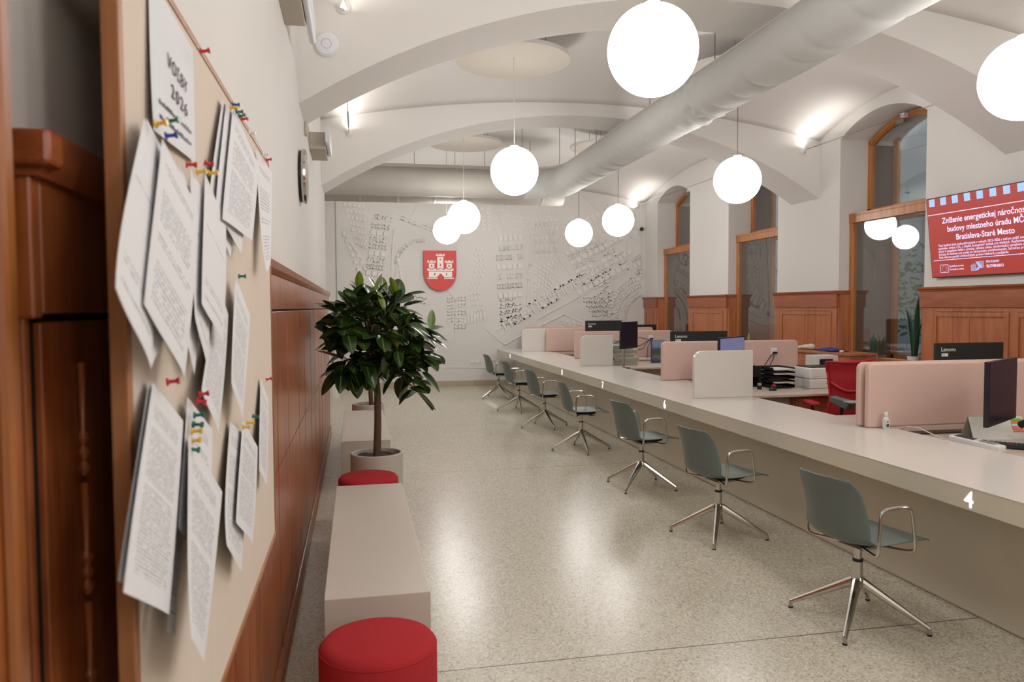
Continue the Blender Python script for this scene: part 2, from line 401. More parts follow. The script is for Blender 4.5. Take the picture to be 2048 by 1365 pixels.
# ------------------------------------------------------------------ wainscot
ZW = 1.90
def wainscot(name, x, sgn, y0, y1, panels, mat='wood', zline=None, cap_out=.05, ret=None):
    """panelled wood dado against plane x, sgn = direction into the room"""
    t = tag(thing(name, (x, (y0+y1)/2, 0), None, None), kind='structure')
    X = lambda a, b: (min(x+sgn*a, x+sgn*b), max(x+sgn*a, x+sgn*b))
    a, b = X(0, .025); B(a, b, y0, y1, .0, ZW-.03).build('backing', mat, t)
    a, b = X(.0, .045); B(a, b, y0-.012*(name != 'trim_wainscot_left'), y1+.012, ZW-.23, ZW-.035).build('frieze', mat+'_h' if mat == 'wood' else mat, t, bevel=.004)
    prof = [(0, ZW-.05), (.05, ZW-.05), (.058, ZW-.035), (.075, ZW-.02), (.078, ZW), (0, ZW)]
    MB().prism([(x+sgn*p*cap_out/.05, q) for p, q in prof], lambda p, q, tt: (p, tt, q), y0-.025, y1+.025).build('cap_rail', 'wood_h', t)
    a, b = X(.0, .04); B(a, b, y0, y1, 0, .14).build('skirting', mat, t, bevel=.006)
    a, b = X(.024, .036)
    for (p0, p1) in panels:
        fr = MB(); g = .05
        zt, zb = ZW-.33, .30
        a2, b2 = X(.024, .031)
        fr.box(a, b, p0-g, p0, zb-g, zt+g).box(a, b, p1, p1+g, zb-g, zt+g).box(a, b, p0, p1, zt, zt+g).box(a, b, p0, p1, zb-g, zb)
        f = fr.build('panel_frame', mat, t, bevel=.004)
        # beaded edge with a slim centre muntin
        bd = MB(); n = int((p1-p0)/.035)
        for i in range(n): bd.box(a2, b2+sgn*0, p0+.005+i*(p1-p0)/n, p0+.005+(i+.72)*(p1-p0)/n, zt-.012, zt-.004)
        n = int((zt-zb)/.035)
        for i in range(n):
            z = zb+i*(zt-zb)/n
            bd.box(a2, b2, p0+.004, p0+.011, z, z+.024); bd.box(a2, b2, p1-.011, p1-.004, z, z+.024)
        bd.build('bead_moulding', mat, f)
        c = (p0+p1)/2; B(a2, b2, c-.006, c+.006, zb, zt).build('muntin', mat, f)
    return t
# left wall dado: boards with thin vertical joints and two level joints
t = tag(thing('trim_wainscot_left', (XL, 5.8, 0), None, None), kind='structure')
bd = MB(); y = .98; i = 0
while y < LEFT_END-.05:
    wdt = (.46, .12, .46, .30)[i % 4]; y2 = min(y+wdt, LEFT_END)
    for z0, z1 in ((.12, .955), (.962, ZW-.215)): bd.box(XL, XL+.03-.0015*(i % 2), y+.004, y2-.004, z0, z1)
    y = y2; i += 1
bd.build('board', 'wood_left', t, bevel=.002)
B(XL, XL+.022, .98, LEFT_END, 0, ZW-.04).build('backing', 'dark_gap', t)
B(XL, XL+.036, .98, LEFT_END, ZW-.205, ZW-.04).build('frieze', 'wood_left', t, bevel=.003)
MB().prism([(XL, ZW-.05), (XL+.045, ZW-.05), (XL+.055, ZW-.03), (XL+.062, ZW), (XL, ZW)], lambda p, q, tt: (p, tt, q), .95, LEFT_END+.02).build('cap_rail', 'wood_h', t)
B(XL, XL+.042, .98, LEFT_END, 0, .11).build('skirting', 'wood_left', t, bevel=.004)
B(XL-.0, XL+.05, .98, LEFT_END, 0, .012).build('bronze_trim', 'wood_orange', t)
# end face of the left wall (beside the doorway the camera stands in)
t = tag(thing('trim_wainscot_end', (-.42, .97, 0), None, None), kind='structure')
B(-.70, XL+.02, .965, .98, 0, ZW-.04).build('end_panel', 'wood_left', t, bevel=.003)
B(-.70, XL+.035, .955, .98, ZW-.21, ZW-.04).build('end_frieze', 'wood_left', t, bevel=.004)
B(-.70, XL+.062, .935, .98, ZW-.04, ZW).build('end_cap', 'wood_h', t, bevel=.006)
mb = MB()
for k in range(9):
    z = .2+k*.16; mb.lathe([(.003, z), (.009, z+.01), (.004, z+.02), (.009, z+.03), (.004, z+.04), (.009, z+.05), (.004, z+.06), (.005, z+.15)], (XL+.034, 1.10, 0), 10)
mb.build('turned_bead', 'wood_left', t, smooth=True)
struct(B(-.72, XL, .945, .98, 0, 5.2).build('wall_end', 'plaster'))
# timber door frame left of the camera
t = tag(thing('door_1', (-.40, .82, 0), None, None), kind='structure')
B(-.75, -.325, .76, .84, 0, 2.9).build('door_jamb', 'wood_orange', t, bevel=.006)
B(-.75, -.345, .84, .87, 0, 2.9).build('door_stop', 'wood_orange', t, bevel=.006)
MB().tube([(-.322, .79, 0), (-.322, .79, 2.9)], .008, 8).build('door_bead', 'wood_orange', t, smooth=True)
# right wall dado between the windows
wainscot('trim_wainscot_right', XR, -1, 4.6, 7.69, [(6.53, 7.45), (5.5, 6.36)])
wainscot('trim_wainscot_right', XR, -1, 9.28, 10.82, [(9.44, 10.62)])
wainscot('trim_wainscot_right', XR, -1, 12.42, 14.0, [(12.6, 13.78)])
wainscot('trim_wainscot_right', XR, -1, 15.64, 16.34, [(15.84, 16.2)])
wainscot('trim_wainscot_right', XR, -1, -4.9, 4.5, [(1.5, 2.6), (2.9, 4.2)])
for i, (y0, y1) in enumerate(WIN):
    t = tag(thing('trim_reveal_panel', (XR+.2, y1, 0), None, None), kind='structure')
    for ya, yb in ((y1-.03, y1+.001), (y0-.001, y0+.03)):
        B(XR+.002, XR+.19, ya, yb, 0, ZW-.03).build('reveal_lining', 'wood', t, bevel=.003)
        B(XR-.02, XR+.19, ya-.01*(ya > y0), yb+.01*(ya < y0+.1), ZW-.05, ZW).build('reveal_cap', 'wood_h', t, bevel=.004)
# ------------------------------------------------------------------ windows
def window(idx, y0, y1):
    t = tag(thing('window_%d' % idx, (XR+.2, (y0+y1)/2, 0), None, None), kind='structure')
    xi = XR+.15; xu = XR+.42; zt = 2.90; zb = .95
    fr = MB(); fw = .075
    fr.box(xi, xi+.07, y1-fw, y1, zb, zt).box(xi, xi+.07, y0, y0+fw, zb, zt).box(xi-.01, xi+.08, y0, y1, zt-.10, zt).box(xi, xi+.07, y0, y1, zb, zb+.08)
    fr.build('lower_frame', 'window_wood', t, bevel=.006)
    B(xi+.03, xi+.036, y0+fw, y1-fw, zb+.08, zt-.10).build('lower_pane', 'window_glass', t)
    B(xi-.01, xu+.02, y0, y1, zt, zt+.03).build('transom_ledge', 'window_wood', t)
    # arched upper light, set deeper in the wall
    a = arch_pts(y0, y1, 3.90, .23); inner = arch_pts(y0+.07, y1-.07, 3.84, .205)
    f = lambda p, q, tt: (tt, p, q)
    up = MB().strip(inner, a, f, xu, xu+.06)
    up.box(xu, xu+.06, y0, y0+.07, zt+.03, 3.9).box(xu, xu+.06, y1-.07, y1, zt+.03, 3.9).box(xu, xu+.06, y0, y1, zt+.03, zt+.10)
    up.build('upper_frame', 'window_wood', t, smooth=True)
    a2 = arch_pts(y0+.035, y1-.035, 3.87, .215)
    MB().strip(arch_pts(y0+.05, y1-.05, 3.85, .21), a2, f, xu-.02, xu).build('arch_moulding', 'window_wood', t, smooth=True)
    MB().strip([(p, zt+.10) for p, q in inner], inner, f, xu+.025, xu+.031).build('upper_pane', 'window_glass', t)
    # outer sash
    xo = XR+.80; os_ = MB().box(xo, xo+.06, y0, y0+.08, zb, 4.0).box(xo, xo+.06, y1-.08, y1, zb, 4.0)
    c = (y0+y1)/2; os_.box(xo, xo+.06, c-.05, c+.05, zb, 4.0).box(xo, xo+.06, y0, y1, zt-.05, zt+.05).box(xo, xo+.06, y0, y1, zb, zb+.08)
    for yy in (y1-.012, y0): B(xi+.07, xo, yy, yy+.012, zb, zt-.02).box(xu+.062, xo, yy, yy+.012, zt, 3.86).build('jamb_lining', 'lining_brown', t)
    os_.build('outer_sash', 'window_wood', t, bevel=.004)
    B(xo+.03, xo+.034, y0+.08, y1-.08, zb+.08, zt-.05).build('outer_pane', 'window_glass', t)
    B(XR-.02, xi+.02, y0, y1, .93, .96).build('window_sill', 'wood_cabinet', t, bevel=.006)
    B(xu-.04, xu-.005, c-.08+.15, c+.06+.15, 4.0, 4.05).build('window_opener', 'steel', t)
    B(xu-.09, xu-.03, c+.0, c+.07, 4.05, 4.10).build('opener_sensor', 'white_plastic', t)
    MB().ball((xi-.015, y1-.035, 1.80), .013, 12, 8).tube([(xi, y1-.035, 1.80), (xi-.02, y1-.035, 1.80)], .006).build('window_knob', 'brass', t, smooth=True)
for i, (y0, y1) in enumerate(WIN): window(i+1, y0, y1)
# what lies outside: a court wall and greenery
struct(B(11.5, 11.7, 0, 40, -1, 9).build('wall_courtyard', 'ext_stone'))
struct(B(7.4, 30, -6, 60, -.9, -.8).build('floor_courtyard', 'ext_ground'))
mb = MB()
r2 = random.Random(5)
for k in range(1500):
    c = Vector((9.6+min(1, max(-1, r2.gauss(0, .5))), 13.2+r2.gauss(0, 1.0), 1.9+r2.gauss(0, .7))); a = Vector((r2.uniform(-1, 1), r2.uniform(-1, 1), r2.uniform(-1, 1))).normalized()*.07
    b = a.orthogonal().normalized()*.035; mb.add([c-a, c+b, c+a, c-b], [(0, 1, 2, 3)])
t = thing('courtyard_tree', (9.6, 13.2, -.8), 'green leafy tree seen dimly through the nearest tall window', 'tree')
mb.build('foliage', 'ext_leaf', t)
MB().tube([(9.6, 13.2, -.8), (9.6, 13.2, 2.6)], [.12, .06]).build('trunk', 'bark', t, smooth=True)
# ------------------------------------------------------------------ far wall relief map
def WP(px, py): return (.0110317*px-.000045*py-7.8347, .000005*px-.010821*py+8.3401)
relief = MB(); r3 = random.Random(11)
ZR = YF
def rbox(cx, cz, w, h, ang, th):
    th *= 1.5
    ca, sa = math.cos(ang), math.sin(ang)
    if cx-w*.6 < XL+.03 or cx+w*.6 > 6.33 or cz < .35 or cz > 3.86+.36*(1-((cx-3)/3.4)**2) or (cx > 5.9 and cz > 3.82): return
    relief.obox((cx, ZR-th/2, cz), (ca*w/2, 0, sa*w/2), (0, th/2-.0005, 0), (-sa*h/2, 0, ca*h/2))
def street(pts, w=.035, th=.012):
    q = [WP(*p) for p in pts]
    for (x0, z0), (x1, z1) in zip(q, q[1:]):
        L = math.hypot(x1-x0, z1-z0); rbox((x0+x1)/2, (z0+z1)/2, L+w*.5, w, math.atan2(z1-z0, x1-x0), th)
def row(p0, p1, n, w, h, style='solid', th=.022, fill=.8, jit=.1):
    """row of buildings along a street"""
    (x0, z0), (x1, z1) = WP(*p0), WP(*p1); ang = math.atan2(z1-z0, x1-x0); L = math.hypot(x1-x0, z1-z0)/n
    for i in range(n):
        if r3.random() > .94: continue
        f = (i+.5)/n; cx, cz = x0+(x1-x0)*f, z0+(z1-z0)*f; ww = L*fill*r3.uniform(1-jit, 1); hh = h*r3.uniform(1-jit, 1); t_ = th*r3.uniform(.7, 1.2)
        if style == 'solid': rbox(cx, cz, ww, hh, ang, t_)
        else:
            b = min(ww, hh)*.2; ca, sa = math.cos(ang), math.sin(ang)
            sides = [(0, hh/2-b/2, ww, b), (0, -hh/2+b/2, ww, b), (-ww/2+b/2, 0, b, hh), (ww/2-b/2, 0, b, hh)]
            if style == 'U': sides.pop(r3.randrange(4))
            for ox, oz, a, c in sides: rbox(cx+ca*ox-sa*oz, cz+sa*ox+ca*oz, a, c, ang, t_)
# broad diagonal avenue, lower centre to the upper right
for p0, p1, n, h in (((1052, 618), (1155, 560), 6, .26), ((1155, 560), (1245, 512), 6, .26), ((995, 652), (1050, 622), 3, .24)): row(p0, p1, n, .2, h, 'U', .024, .86)
for p0, p1, n in (((1148, 588), (1252, 530), 9), ((1160, 512), (1245, 470), 8), ((1175, 548), (1262, 500), 9)): row(p0, p1, n, .2, .10, 'solid', .02, .8)
street([(1046, 612), (1145, 568), (1240, 515)], .025); street([(1068, 638), (1150, 595), (1260, 535)], .025); street([(985, 660), (1060, 618)], .02)
street([(1060, 600), (1110, 575), (1150, 555), (1245, 500)], .02); street([(1245, 470), (1250, 520), (1262, 560), (1280, 590)], .03)
# vertical avenue
street([(1054, 470), (1050, 530), (1048, 560), (1046, 612)], .03, .014); street([(1040, 612), (1044, 560), (1043, 530)], .02)
for k in range(7): row((985+r3.uniform(-4, 4), 478+k*19), (1036, 474+k*19), 5, .1, .11, ('solid', 'U', 'court')[k % 3], .02, .75)
for k in range(4): row((990, 606+k*14), (1034, 600+k*12), 3, .1, .12, 'court', .02, .8)
for k in range(9): row((1058, 540+k*8.5), (1110-k*2, 520+k*8.5), 6, .05, .05, 'solid', .018, .6)
street([(1056, 527), (1085, 546)], .03); street([(1090, 470), (1112, 522), (1145, 560)], .014); street([(1110, 562), (1128, 574), (1160, 548)], .02)
for k in range(5): row((1122+k*5, 508+k*9), (1200+k*9, 470+k*9), 7, .1, .085, ('solid', 'U')[k % 2], .02, .7)
# curved quarter, lower right
def arc_pts(cx, cy, r, a0, a1, n=9): return [(cx+r*math.cos(R(a0+(a1-a0)*i/n)), cy-r*math.sin(R(a0+(a1-a0)*i/n))) for i in range(n+1)]
for r_ in (60, 76, 92):
    pts = arc_pts(1300, 640, r_, 105, 180); street(pts, .018)
    for p0, p1 in zip(pts, pts[1:]):
        row((p0[0]+6, p0[1]+3), (p1[0]+6, p1[1]+3), 2, .06, .07, 'solid', .024, .75)
for k in range(6): row((1232-k*3, 620-k*14), (1190-k*2, 640-k*14), 3, .12, .11, 'U', .02, .8)
for k in range(7): row((1262+k*4, 520+k*13), (1298, 500+k*15), 4, .1, .09, ('U', 'solid')[k % 2], .024, .8)
for k in range(5): row((1285, 590+k*11), (1303, 588+k*11), 2, .08, .09, 'solid', .022, .8)
for k in range(4): row((1160+k*6, 600+k*10), (1215+k*2, 600+k*9), 5, .1, .1, 'court', .02, .8)
street([(1165, 618), (1196, 640), (1222, 612)], .02)
# left quarters
for k in range(8): row((742-k*1.5, 455+k*13), (778-k*2, 459+k*13), 3, .1, .1, ('court', 'solid', 'U')[k % 3], .018, .75)
for k in range(7): row((690+k*4, 415+k*12), (734, 420+k*13), 5, .08, .07, 'solid', .016, .6)
for k in range(6): row((688+k*5, 470+k*14), (704+k*7, 478+k*12), 2, .07, .07, 'solid', .016, .7)
street([(697, 478), (712, 500), (728, 524)], .03); street([(786, 462), (782, 500), (780, 540)], .02); street([(806, 480), (792, 510), (787, 560)], .014)
row((745, 436), (782, 444), 4, .1, .1, 'U', .018); row((790, 436), (860, 462), 6, .1, .09, 'U', .016); street([(800, 440), (875, 470)], .016)
a = arc_pts(838, 530, 48, 80, 178, 10)
for p0, p1 in zip(a, a[1:]): row(p0, p1, 1, .08, .09, 'U', .018, .8)
row((792, 508), (800, 560), 6, .07, .06, 'solid', .016); street([(826, 512), (848, 515)], .02); street([(832, 408), (818, 440)], .012); street([(852, 408), (845, 425)], .012)
row((822, 595), (846, 602), 2, .12, .12, 'court', .018); street([(820, 596), (845, 604)], .02)
for k in range(6): row((1188+k*5, 385+k*9), (1292, 398+k*15), 8, .06, .05, ('solid', 'U')[k % 2], .012, .7)
for k in range(6): row((885+k*3, 414+k*8), (975, 420+k*8), 7, .08, .05, 'solid', .012, .65)
for k in range(5): row((885, 600+k*13), (925, 596+k*14), 3, .08, .09, ('court', 'U')[k % 2], .014, .75)
for k in range(5): row((1112+k*4, 640+k*7), (1180, 655+k*5), 6, .08, .06, 'solid', .016, .7)
for k in range(9): row((1060, 440+k*9), (1110, 437+k*9), 5, .07, .06, ('solid', 'U')[k % 2], .013, .7)
for k in range(6): row((1118+k*9, 470-k*7), (1180+k*9, 440-k*7), 6, .07, .06, 'solid', .012, .7)
street([(960, 655), (1000, 690), (1040, 668), (1120, 630), (1180, 655)], .02); street([(870, 560), (905, 600), (900, 690)], .018); street([(980, 410), (1000, 470), (985, 560)], .016)
# centre cluster around the crest and below
for k in range(13): row((935+math.sin(k*.6)*6, 500+k*11), (958+math.sin(k*.6)*7, 497+k*11), 3, .06, .05, 'solid', .016, .6)
for k in range(6): row((918, 640+k*3-8), (962, 622+k*3), 7, .05, .04, 'solid', .014, .6)
for k in range(5): row((985+k*2, 412+k*9), (1036, 418+k*9), 8, .06, .04, 'solid', .012, .6)
for k in range(6): row((1036+k*3, 432+k*7), (1100+k*2, 424+k*7), 9, .06, .04, 'solid', .012, .6)
for k in range(5): row((1200+k*4, 400+k*10), (1290, 430+k*14), 6, .08, .06, ('U', 'solid')[k % 2], .012, .6)
street([(1150, 384), (1205, 425)], .012); street([(1288, 470), (1303, 455)], .02); street([(1262, 508), (1300, 498)], .02)
for k in range(3): street([(880, 733+k*5), (990, 737+k*4)], .012, .008)
street([(985, 695), (1010, 716), (1040, 700)], .015)
row((930, 722), (950, 722), 2, .08, .07, 'solid', .014)
tag(relief.build('relief_map', 'relief_white'), 'white relief city map of streets and blocks covering the far wall', 'wall relief')
mb = B(XL+.005, XL+.012, YF-.02, YF, .15, 4.1); struct(mb.build('trim_relief_edge_shadow', 'grey_plastic'))  # grey strip drawn in place of the shadow line at the relief's edge
# crest
t = thing('coat_of_arms', (1.76, YF-.03, 2.05), 'red shield with a white three-towered castle on the relief wall', 'coat of arms')
cx, zt, wv, hh = 1.765, 2.905, .345, .85
pts = [(cx-wv, zt), (cx-wv, zt-hh+wv*1.12)]+[(cx-wv*math.cos(math.pi*i/20), zt-hh+wv*1.12-wv*1.12*math.sin(math.pi*i/20)) for i in range(1, 20)]+[(cx+wv, zt-hh+wv*1.12), (cx+wv, zt)]
MB().prism(pts, lambda p, q, tt: (p, tt, q), YF-.085, YF-.045).build('shield', 'shield_red', t, bevel=.003)
cs = MB(); k_ = 2*wv/735.
def cb(x0, y0, x1, y1): cs.box(cx-wv+(x0-310)*k_, cx-wv+(x1-310)*k_, YF-.102, YF-.085, zt-(y1-242)*k_, zt-(y0-242)*k_)
for x0, x1, y0, y1 in ((585, 780, 340, 365), (585, 620, 315, 345), (650, 718, 315, 345), (748, 780, 315, 345), (612, 752, 385, 430), (612, 668, 430, 460), (697, 752, 430, 460), (612, 752, 460, 540), (612, 668, 540, 595), (697, 752, 540, 595), (612, 640, 595, 655), (725, 752, 595, 655), (640, 725, 595, 635)): cb(x0, y0, x1, y1)
for o_ in (0, 396):
    for x0, x1, y0, y1 in ((390, 580, 492, 520), (390, 425, 465, 495), (452, 520, 465, 495), (548, 580, 465, 495), (425, 548, 535, 565), (425, 470, 565, 615), (500, 548, 565, 615), (425, 548, 615, 630), (465, 508, 630, 655)): cb(x0+o_, y0, x1+o_, y1)
for x0, x1, y0, y1 in ((388, 980, 672, 697), (388, 445, 648, 675), (522, 582, 648, 675), (652, 718, 648, 675), (785, 845, 648, 675), (920, 980, 648, 675), (420, 620, 712, 745), (420, 540, 745, 805), (565, 620, 745, 805), (420, 612, 805, 842), (752, 948, 712, 745), (830, 948, 745, 805), (752, 808, 745, 805), (762, 948, 805, 842), (620, 752, 712, 760), (388, 612, 855, 880), (765, 985, 855, 880)): cb(x0, y0, x1, y1)
def W_(x, y): return (cx-wv+(x-310)*k_, zt-(y-242)*k_)
cs.prism([W_(620, 760), W_(686, 760), W_(650, 785), W_(630, 820), W_(618, 830)], lambda p, q, tt: (p, tt, q), YF-.102, YF-.085)
cs.prism([W_(752, 760), W_(686, 760), W_(722, 785), W_(742, 820), W_(754, 830)], lambda p, q, tt: (p, tt, q), YF-.102, YF-.085)
cs.build('castle', 'text_white', t)
# small fittings on the far wall
t = thing('wall_sensor', (6.33, YF-.01, 3.43), 'small dark round sensor high at the right end of the relief wall', 'sensor')
MB().ball((6.30, YF-.05, 3.43), .045, 14, 8).build('sensor_head', 'clock_dark', t, smooth=True)
MB().tube([(6.30, YF-.02, 3.43), (6.30, YF-.015, 2.4)], .004, 6).build('sensor_wire', 'cord_white', t)
t = thing('wall_switch', (6.33, YF-.01, 2.44), 'small white switch box low on the right end of the relief wall', 'switch')
B(6.27, 6.33, YF-.03, YF, 2.36, 2.50).build('switch_plate', 'white_plastic', t, bevel=.004)
B(6.29, 6.31, YF-.034, YF-.03, 2.42, 2.45).build('rocker', 'grey_plastic', t)

# ------------------------------------------------------------------ counter
t = thing('service_counter', (3.3, 6.5, 0), 'long pale counter with sloping taupe front running down the hall', 'counter')
Y0c, Y1c = -3.0, 16.1
B(2.95, 3.84, Y0c, Y1c, .795, .80).build('worktop', 'counter_top', t)
B(2.952, 3.83, Y0c+.002, Y1c-.002, .685, .795).build('fascia', 'counter_front', t)
MB().box(3.285, 3.75, Y0c+.01, Y1c-.3, .012, .685).box(3.295, 3.74, Y0c+.02, Y1c-.31, 0, .012).build('base', 'counter_front', t)
for s_, y_ in (('4', 3.215), ('6', 7.017), ('7', 8.943), ('8', 10.83), ('9', 14.69)):
    mb = MB(); place_text(mb, s_, .115, (2.9505, y_, .700), (0, -1, 0), (0, 0, 1), align='CENTER', bold=.0012, extrude=.0015)
    tag(mb.build('desk_number', 'led_white', t), 'white digit %s on the fascia' % s_)
# white screens standing on the counter
def rounded(x0, x1, z0, z1, r, both=False, n=8):
    p = [(x0, z0)]+[(x0+r-r*math.cos(math.pi/2*i/n), z1-r+r*math.sin(math.pi/2*i/n)) for i in range(n+1)]
    if both: p += [(x1-r+r*math.sin(math.pi/2*i/n), z1-r+r*math.cos(math.pi/2*i/n)) for i in range(n+1)]+[(x1, z0)]
    else: p += [(x1, z1), (x1, z0)]
    return p
def gscreen(y, x0, lab, x1=3.84):
    tag(MB().prism(rounded(x0, x1, .80, 1.262, .09), lambda p, q, tt: (p, tt, q), y, y+.045).build('privacy_screen', 'counter_top', bevel=.006, seg=3), lab, 'privacy screen', 'white screens standing on the counter')
gscreen(6.92, 3.215, 'largest, nearest white round-cornered screen on the counter, right of number 6')
gscreen(11.12, 3.32, 'middle white round-cornered screen on the counter, beyond number 8')
gscreen(15.0, 3.26, 'farthest, smallest white screen on the counter, near the relief wall')
def felt(y, x0, x1, lab, z1=1.272):
    o = tag(MB().prism(rounded(x0, x1, .802, z1, .05, True), lambda p, q, tt: (p, tt, q), y, y+.05).build('desk_divider', 'pink_felt', bevel=.014, seg=3), lab, 'desk divider', 'pink felt dividers between the desks')
    return o
felt(4.93, 3.655, 5.9, 'large pink felt divider with the sanitizer bottle in front')
felt(5.01, 3.64, 5.9, 'pink felt divider pressed against the back of the nearest pink one', 1.278)
felt(8.66, 3.615, 5.42, 'pink felt divider behind the nearest white screen, with a power socket')
felt(8.74, 3.64, 5.40, 'pink felt divider hidden just behind the one with the plugged power socket', 1.268)
felt(12.74, 3.70, 5.50, 'pink felt divider behind the middle white screen and archive boxes')
felt(14.88, 3.735, 6.0, 'pink felt divider touching the farthest white screen')
felt(16.0, 3.52, 5.9, 'farthest pink felt divider, only its top edge showing')

# ------------------------------------------------------------------ desks and equipment behind the counter
def desk(y0, y1, x0, x1, lab):
    t = thing('office_desk', ((x0+x1)/2, (y0+y1)/2, 0), lab, 'desk', 'desks behind the counter')
    B(x0, x1, y0, y1, .715, .74).build('desktop', 'desk_top', t, bevel=.003)
    B(x0+.1, x1-.1, y0+.3, y0+.32, .35, .71).build('modesty_panel', 'desk_top', t)
    for x in (x0+.06, x1-.06):
        for y in (y0+.06, y1-.06): B(x-.025, x+.025, y-.025, y+.025, 0, .715).build('leg', 'steel', t)
desk(3.2, 4.92, 3.86, 5.7, 'nearest desk, holding card reader, keyboard and phone')
desk(5.07, 5.95, 3.86, 5.7, 'desk hidden behind the nearest pink dividers')
desk(7.45, 8.65, 4.0, 5.75, 'desk with the printer and black letter trays')
desk(8.80, 9.7, 3.86, 5.6, 'desk hidden behind the pink divider with the socket')
desk(11.3, 12.73, 3.86, 5.5, 'desk carrying the stack of grey archive boxes')
desk(13.0, 13.9, 3.86, 5.4, 'desk just beyond the archive boxes and their divider')
desk(14.95, 15.8, 3.86, 5.9, 'farthest desk, close to the relief wall')
def monitor_back(x0, x1, y, zt, lab, logo=True):
    h = (x1-x0)*.58; c = (x0+x1)/2
    t = thing('monitor', (c, y, .74), lab, 'monitor', 'monitors seen from behind')
    B(x0, x1, y, y+.03, zt-h, zt).build('housing', 'black_back', t, bevel=.004)
    B(x0+.01, x1-.01, y+.03, y+.033, zt-h+.02, zt-.01).build('screen', 'dark_screen', t)
    B(c-.03, c+.03, y-.045, y, .745, zt-h*.4).build('stand_neck', 'black_plastic', t, bevel=.004)
    B(c-.12, c+.12, y-.10, y+.12, .741, .75).build('stand_foot', 'black_plastic', t, bevel=.004)
    if logo:
        mb = MB(); place_text(mb, 'Lenovo', (x1-x0)*.072, (x0+(x1-x0)*.07, y-.0005, zt-(x1-x0)*.105), (1, 0, 0), (0, 0, 1), extrude=.0006, bold=.0003)
        mb.build('logo', 'label_paper', t)
        s = x1-x0; st = B(x0+s*.08, x0+s*.175, y-.001, y, zt-s*.17, zt-s*.13).build('sticker', 'label_paper', t)
        B(x0+s*.087, x0+s*.13, y-.0016, y-.001, zt-s*.15, zt-s*.145).build('sticker_print', 'ink', st)
monitor_back(4.66, 5.31, 5.45, 1.385, 'nearest black monitor back above the large pink divider, brand lettering at its corner')
monitor_back(3.93, 4.71, 9.15, 1.378, 'black monitor back above the middle pink divider, beside the nearest white screen')
monitor_back(4.035, 4.72, 13.2, 1.447, 'black monitor back above the far dividers, overlapped by a tilted monitor')
monitor_back(5.62, 6.24, 15.3, 1.314, 'farthest black monitor back, lowest of the four, near the window', False)
def monitor_side(p0, p1, z0, z1, lab, scr='dark_screen', arm=None):
    a, b = Vector((*p0, 0)), Vector((*p1, 0)); d = (b-a); L = d.length; d.normalize(); n = Vector((d.y, -d.x, 0))   # n faces the hall side
    c = (a+b)/2; t = thing('monitor', (c.x, c.y, .74), lab, 'monitor', 'monitors turned sideways')
    zc, zh = (z0+z1)/2, (z1-z0)/2
    MB().obox(c+Vector((0, 0, zc))-n*.014, d*L/2, n*.014, (0, 0, zh)).build('housing', 'black_plastic', t, bevel=.003)
    MB().obox(c+Vector((0, 0, zc+.006))+n*.0005, d*(L/2-.014), n*.0012, (0, 0, zh-.02)).build('screen', scr, t)
    MB().obox(c+Vector((0, 0, zc-.02))-n*.05, d*.05, n*.035, (0, 0, .05)).build('mount_plate', 'grey_light', t, bevel=.004)
    q = c-n*.10 if arm is None else Vector((*arm, 0))
    MB().tube([q+Vector((0, 0, .745)), q+Vector((0, 0, zc+.02))], .016, 12).tube([q+Vector((0, 0, zc-.02)), c-n*.03+Vector((0, 0, zc-.02))], .013, 10).build('stand_post', 'steel', t, smooth=True)
    MB().lathe([(.10, .741), (.10, .748), (.03, .754), (.0, .754)], (q.x, q.y, 0), 24).build('stand_base', 'black_plastic', t, smooth=True)
    return t, c, d, n
t, c, d, n = monitor_side((3.92, 4.13), (4.47, 4.47), .915, 1.335, 'nearest monitor, large dark glossy screen turned towards the hall', arm=(4.70, 4.80))
monitor_side((3.90, 7.75), (4.41, 8.15), .93, 1.352, 'monitor with a bluish lit screen just behind the nearest white screen', 'screen_blue')
monitor_side((3.93, 11.02), (4.36, 11.45), 1.05, 1.465, 'dark monitor turned sideways behind the middle white screen')
# desk phone
t = thing('desk_phone', (4.62, 4.36, .74), 'black desk telephone at the right edge beside the nearest monitor', 'telephone')
MB().prism([(4.27, .742), (4.27, .80), (4.45, .86), (4.45, .742)], lambda p, q, tt: (tt, p, q), 4.55, 4.72).build('phone_body', 'black_plastic', t, bevel=.01, seg=3)
MB().tube([(4.53, 4.27, .85), (4.53, 4.31, .885), (4.53, 4.38, .90), (4.53, 4.45, .885), (4.53, 4.49, .86)], [.026, .022, .018, .022, .026], 12).build('handset', 'black_plastic', t, smooth=True)
# flip calendar (tent)
t = thing('desk_calendar', (4.45, 4.66, .74), 'tent calendar with coloured sticky notes under the nearest monitor', 'calendar')
MB().add([(4.27, 4.62, .741), (4.66, 4.56, .741), (4.66, 4.615, .90), (4.27, 4.675, .90)], [(0, 1, 2, 3)]).build('front_leaf', 'label_paper', t, solid=.002)
MB().add([(4.27, 4.75, .741), (4.66, 4.69, .741), (4.66, 4.617, .902), (4.27, 4.677, .902)], [(0, 1, 2, 3)]).build('back_leaf', 'binder_grey', t, solid=.002)
for i, m in enumerate(('note_green', 'note_orange', 'label_paper', 'note_pink', 'note_orange')):
    z = .885-.018*i; x = 4.57; f = (z-.741)/.159; yy = 4.574+.055*f-.006
    MB().add([(x, yy, z), (x+.075, yy-.012, z), (x+.075, yy-.012-.006, z-.016), (x, yy-.006, z-.016)], [(0, 1, 2, 3)]).build('sticky_note', m, t, solid=.001)
